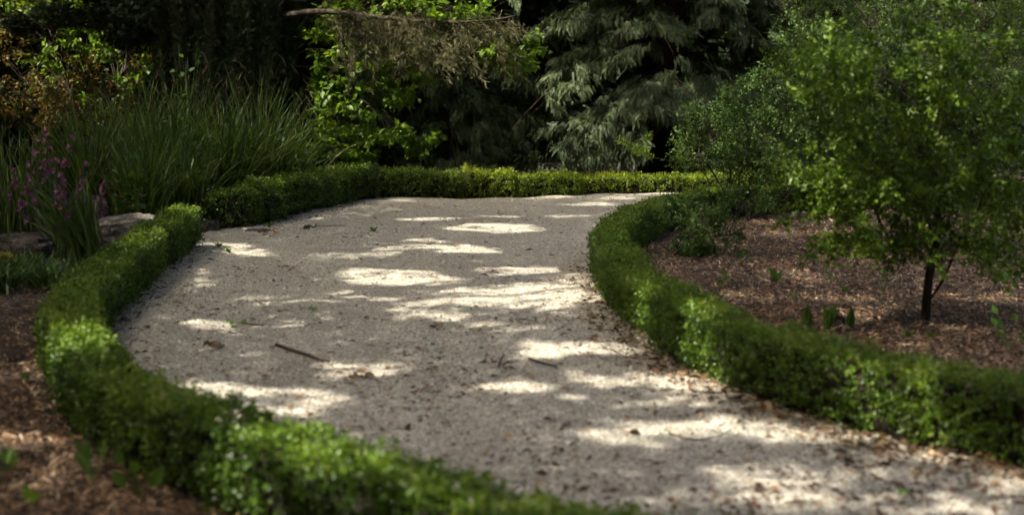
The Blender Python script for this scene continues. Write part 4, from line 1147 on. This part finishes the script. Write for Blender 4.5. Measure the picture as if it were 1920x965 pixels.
HOLES = []
for px, py, rx, ry in [(870, 548, 26, 5), (943, 563, 36, 3), (965, 517, 60, 5), (827, 577, 24, 4), (1047, 533, 36, 3), (900, 575, 40, 3), (1000, 590, 60, 3), (720, 513, 30, 2)]:
    p = G(px, py); HOLES.append((p[0], p[1], rx / FPX * p[1], ry * p[1]**2 / (FPX * CAMH)))
def sp(p, rx, ry, s):
    q = p[:2] - SUNXY * p[2]
    E.append((q[0], q[1], rx, ry, s))
# hedge tops and faces
for px, py, z, rx, ry, s in [(155, 632, .34, .20, .24, .95), (145, 690, .20, .12, .16, .9), (80, 650, .2, .08, .15, .6), (560, 815, .34, .34, .22, .95), (520, 880, .2, .26, .22, .9), (600, 890, .2, .22, .2, .85), (700, 900, .25, .16, .12, .45), (850, 905, .34, .18, .1, .5),
                         (1178, 540, .35, .12, .12, .8), (1180, 575, .2, .08, .08, .5), (1325, 625, .25, .08, .10, .95), (1342, 670, .1, .09, .09, .95), (1700, 740, .22, .14, .12, .5), (1760, 770, .15, .10, .1, .4),
                         (335, 390, .40, .30, .35, .95), (270, 440, .40, .15, .3, .3), (235, 408, .36, .10, .16, .8)]:
    sp(G(px, py, z), rx, ry, s)
for px, dd, w, s in [(980, 20.3, .40, .65), (1060, 20.6, .4, .8), (1140, 20.8, .4, .9), (1220, 20.9, .45, 1), (1300, 21.0, .5, 1), (1370, 21.0, .4, .9), (880, 20.2, .3, .35), (1480, 18.6, .5, .5)]:
    q = on_ground(np.array([(px - CX) / FPX * dd, dd])); q[2] = .24; sp(q + [0, .12, 0], w, .40, min(1, s * 1.15))
# trees and shrubs beyond: px, py, distance, half sizes, share
for px, py, dd, rx, ry, s in [(960, 90, 22, .6, .9, .6), (1040, 120, 22, .6, .8, .75), (1100, 180, 22, .6, .9, .75), (1000, 210, 22, .6, .8, .75), (1060, 260, 22, .6, .8, .6), (1160, 280, 22.2, .4, .4, .3), (1340, 40, 23, .5, .7, .7), (1400, 80, 23, .3, .5, .6), (1330, 130, 23, .3, .4, .35), (1200, 60, 22.5, .4, .4, .3),
                              (800, 20, 21, .7, .6, .95), (920, 70, 21, .5, .5, .9), (980, 110, 21, .3, .3, .9), (700, 15, 21, .6, .4, .8), (770, 60, 20.2, .5, .3, .55), (820, 55, 20.2, .4, .3, .5), (650, 130, 20.2, .3, .5, .5), (640, 225, 20.6, .4, .3, .35), (610, 215, 20.6, .3, .3, .7), (730, 265, 20.6, .3, .3, .25), (640, 110, 20.6, .5, .6, .5), (850, 200, 22.5, .4, .5, .35), (700, 200, 22.5, .3, .3, .3),
                              (20, 60, 24, .6, .7, .9), (100, 170, 24, .8, .7, .75), (60, 10, 23.2, .8, .8, .95), (180, 210, 24.5, .5, .5, .7), (20, 150, 24, .6, .6, .85), (90, 230, 24, .7, .4, .7), (140, 200, 24, .6, .4, .7), (240, 190, 24, .6, .5, .7), (250, 120, 24, .4, .4, .6), (230, 140, 23.2, .5, .6, .8), (150, 60, 23.2, .5, .6, .9), (130, 90, 23.2, .4, .4, .9),
                              (1700, 200, 9.2, .4, .4, .27), (1600, 150, 9.2, .3, .3, .38), (1560, 330, 9.2, .25, .25, .42), (1640, 280, 9.2, .3, .3, .27), (1550, 445, 9.2, .12, .15, .8), (1820, 300, 9.2, .4, .35, .26), (1850, 420, 9.2, .25, .2, .28), (1720, 400, 9.2, .3, .25, .22), (1900, 150, 9.2, .4, .35, .26), (1870, 150, 16, .25, .25, .7), (1720, 140, 13.5, .2, .3, .5),
                              (1350, 260, 16.5, .7, .7, .36), (1480, 240, 16.5, .8, .8, .3), (1560, 150, 14, .9, .9, .28), (1750, 100, 14, 1.2, 1.2, .24), (1900, 250, 14, 1., 1., .2), (1640, 40, 18, 1.4, 1.2, .3), (1330, 450, 12.9, .3, .3, .15), (1290, 280, 17, .2, .3, .35), (1200, 275, 17.4, .25, .25, .5), (300, 90, 15.9, .2, .2, .4), (330, 200, 17, .9, .6, .08), (480, 190, 17.6, .7, .6, .12), (550, 360, 17.2, .7, .3, .12), (430, 390, 15.4, .25, .2, .25), (680, 350, 19.6, .5, .3, .2), (155, 310, 11.9, .08, .08, .4)]:
    sp(D(px, py, dd), rx, ry, s)
E = np.array(E); HOLES = np.array(HOLES)
CANOPY_C = 4.3
def sunshare(Q):
    """wanted share of direct sun at sun-projected ground points"""
    W = np.column_stack([Q[:, 0] + .10 * wave(Q, 6, 301, 3) + .03 * wave(Q, 30, 303, 1), Q[:, 1] + .13 * wave(Q, 4.5, 302, 3) + .04 * wave(Q, 24, 304, 1)])
    s = np.zeros(len(Q))
    for x, y, rx, ry, v in E:
        rx, ry = rx + .03, ry + .035
        e = np.sqrt(((W[:, 0] - x) / rx) ** 2 + ((W[:, 1] - y) / ry) ** 2)
        soft = np.clip(.04 / max(min(rx, ry), .05), .06, .35)
        s = np.maximum(s, v * np.clip((1 + soft - e) / (2 * soft), 0, 1))
    for x, y, rx, ry in HOLES:
        e = np.sqrt(((W[:, 0] - x) / rx) ** 2 + ((W[:, 1] - y) / ry) ** 2)
        s = s * np.clip((e - .8) / .5, .15, 1)
    return s * np.clip(.93 + .50 * wave(Q * [1, 1.6], 8.5, 310, 2), .2, 1)
def in_open(Q):
    """the path, its hedges and the near beds, where the edges of the light patches are fine"""
    return (Q[:, 1] > 3.2) & (Q[:, 1] < 21.8) & (Q[:, 0] > -4.6) & (Q[:, 0] < np.interp(Q[:, 1], [3, 6, 12, 22], [3.4, 3.4, 2.8, 4.5]))
def canopy(X0, X1, Y0, Y1, cover, ln, wd, want):
    per_leaf = ln * ln * wd * .5 * .80 / TOSUN[2] * 1.03
    K = int(cover * (X1 - X0) * (Y1 - Y0) / per_leaf)
    Q = np.column_stack([rng.uniform(X0, X1, K), rng.uniform(Y0, Y1, K)])
    Q = Q[want(Q)]
    s = sunshare(Q)
    Q = Q[rng.random(len(Q)) < np.clip(-np.log(np.clip(s, .01, 1)) / cover, 0, 1)]
    return Q, np.full(len(Q), ln)
Qa, La = canopy(-4.6, 4.5, 3.2, 21.8, 5.0, .070, .76, in_open)
Qb, Lb = canopy(-11.0, 8.5, 1.5, 29.0, 4.2, .16, .74, lambda Q: ~in_open(Q))
WID = .75
Q = np.vstack([Qa, Qb]); LENS = np.r_[La, Lb]; K = len(Q)
hz = 6.4 + 1.6 * rng.random(K) + .3 * wave(Q, .9, 410, 2)
pos = np.column_stack([Q + SUNXY * hz[:, None], hz])
TR = [(-9.5, 4.5, 'tall broadleaf tree beyond the left edge, nearest the camera, dappling the front hedge'), (-12.0, 13.5, 'tall broadleaf tree beyond the left edge level with the sedges, dappling the path'),
      (5.8, 3.0, 'tall broadleaf tree beyond the right edge whose limbs reach over the path'), (-9.5, 23.5, 'tall broadleaf tree behind the copper shrub at the far left'), (9.6, 17.5, 'tall broadleaf tree beyond the right edge behind the thicket')]
own = np.argmin(np.stack([np.hypot(pos[:, 0] - x, pos[:, 1] - y) for x, y, _ in TR]), axis=0)
for i, (x, y, lab) in enumerate(TR):
    b = on_ground(np.array([x, y]))
    t = thing('shade_tree', b, lab, 'tree', 'tall broadleaf trees round the path')
    P = pos[own == i]; k = len(P)
    wood, leaves = MB(), MB()
    trunk = spline([b + [0, 0, -.1], b + [.1, .1, 2.5], b + [0, .2, 5.2], b + [.1, .1, 8.5]], .3)
    wood.tube(trunk, [.30, .24, .18, .05], 12)
    for q in rng.choice(k, min(26, k), replace=False):
        e = P[q] + [0, 0, .1]; a = trunk[int(len(trunk) * rng.uniform(.5, .8))]
        wood.tube(limb(a, e, .10, .05, 12), [.07, .012], 6)
    n = TOSUN + rng.normal(size=(k, 3)) * .45
    X, Y, Z = frames(rdir(k), n)
    L = LENS[own == i] * rng.uniform(.7, 1.3, k)
    leaves.scatter(LEAF_V, LEAF_F, P, X, Y, Z, np.stack([L * WID, L, L], 1), rng.random(k))
    wood.build('trunk', M_bark, t, smooth=True); leaves.build('crown', M_canopy, t)
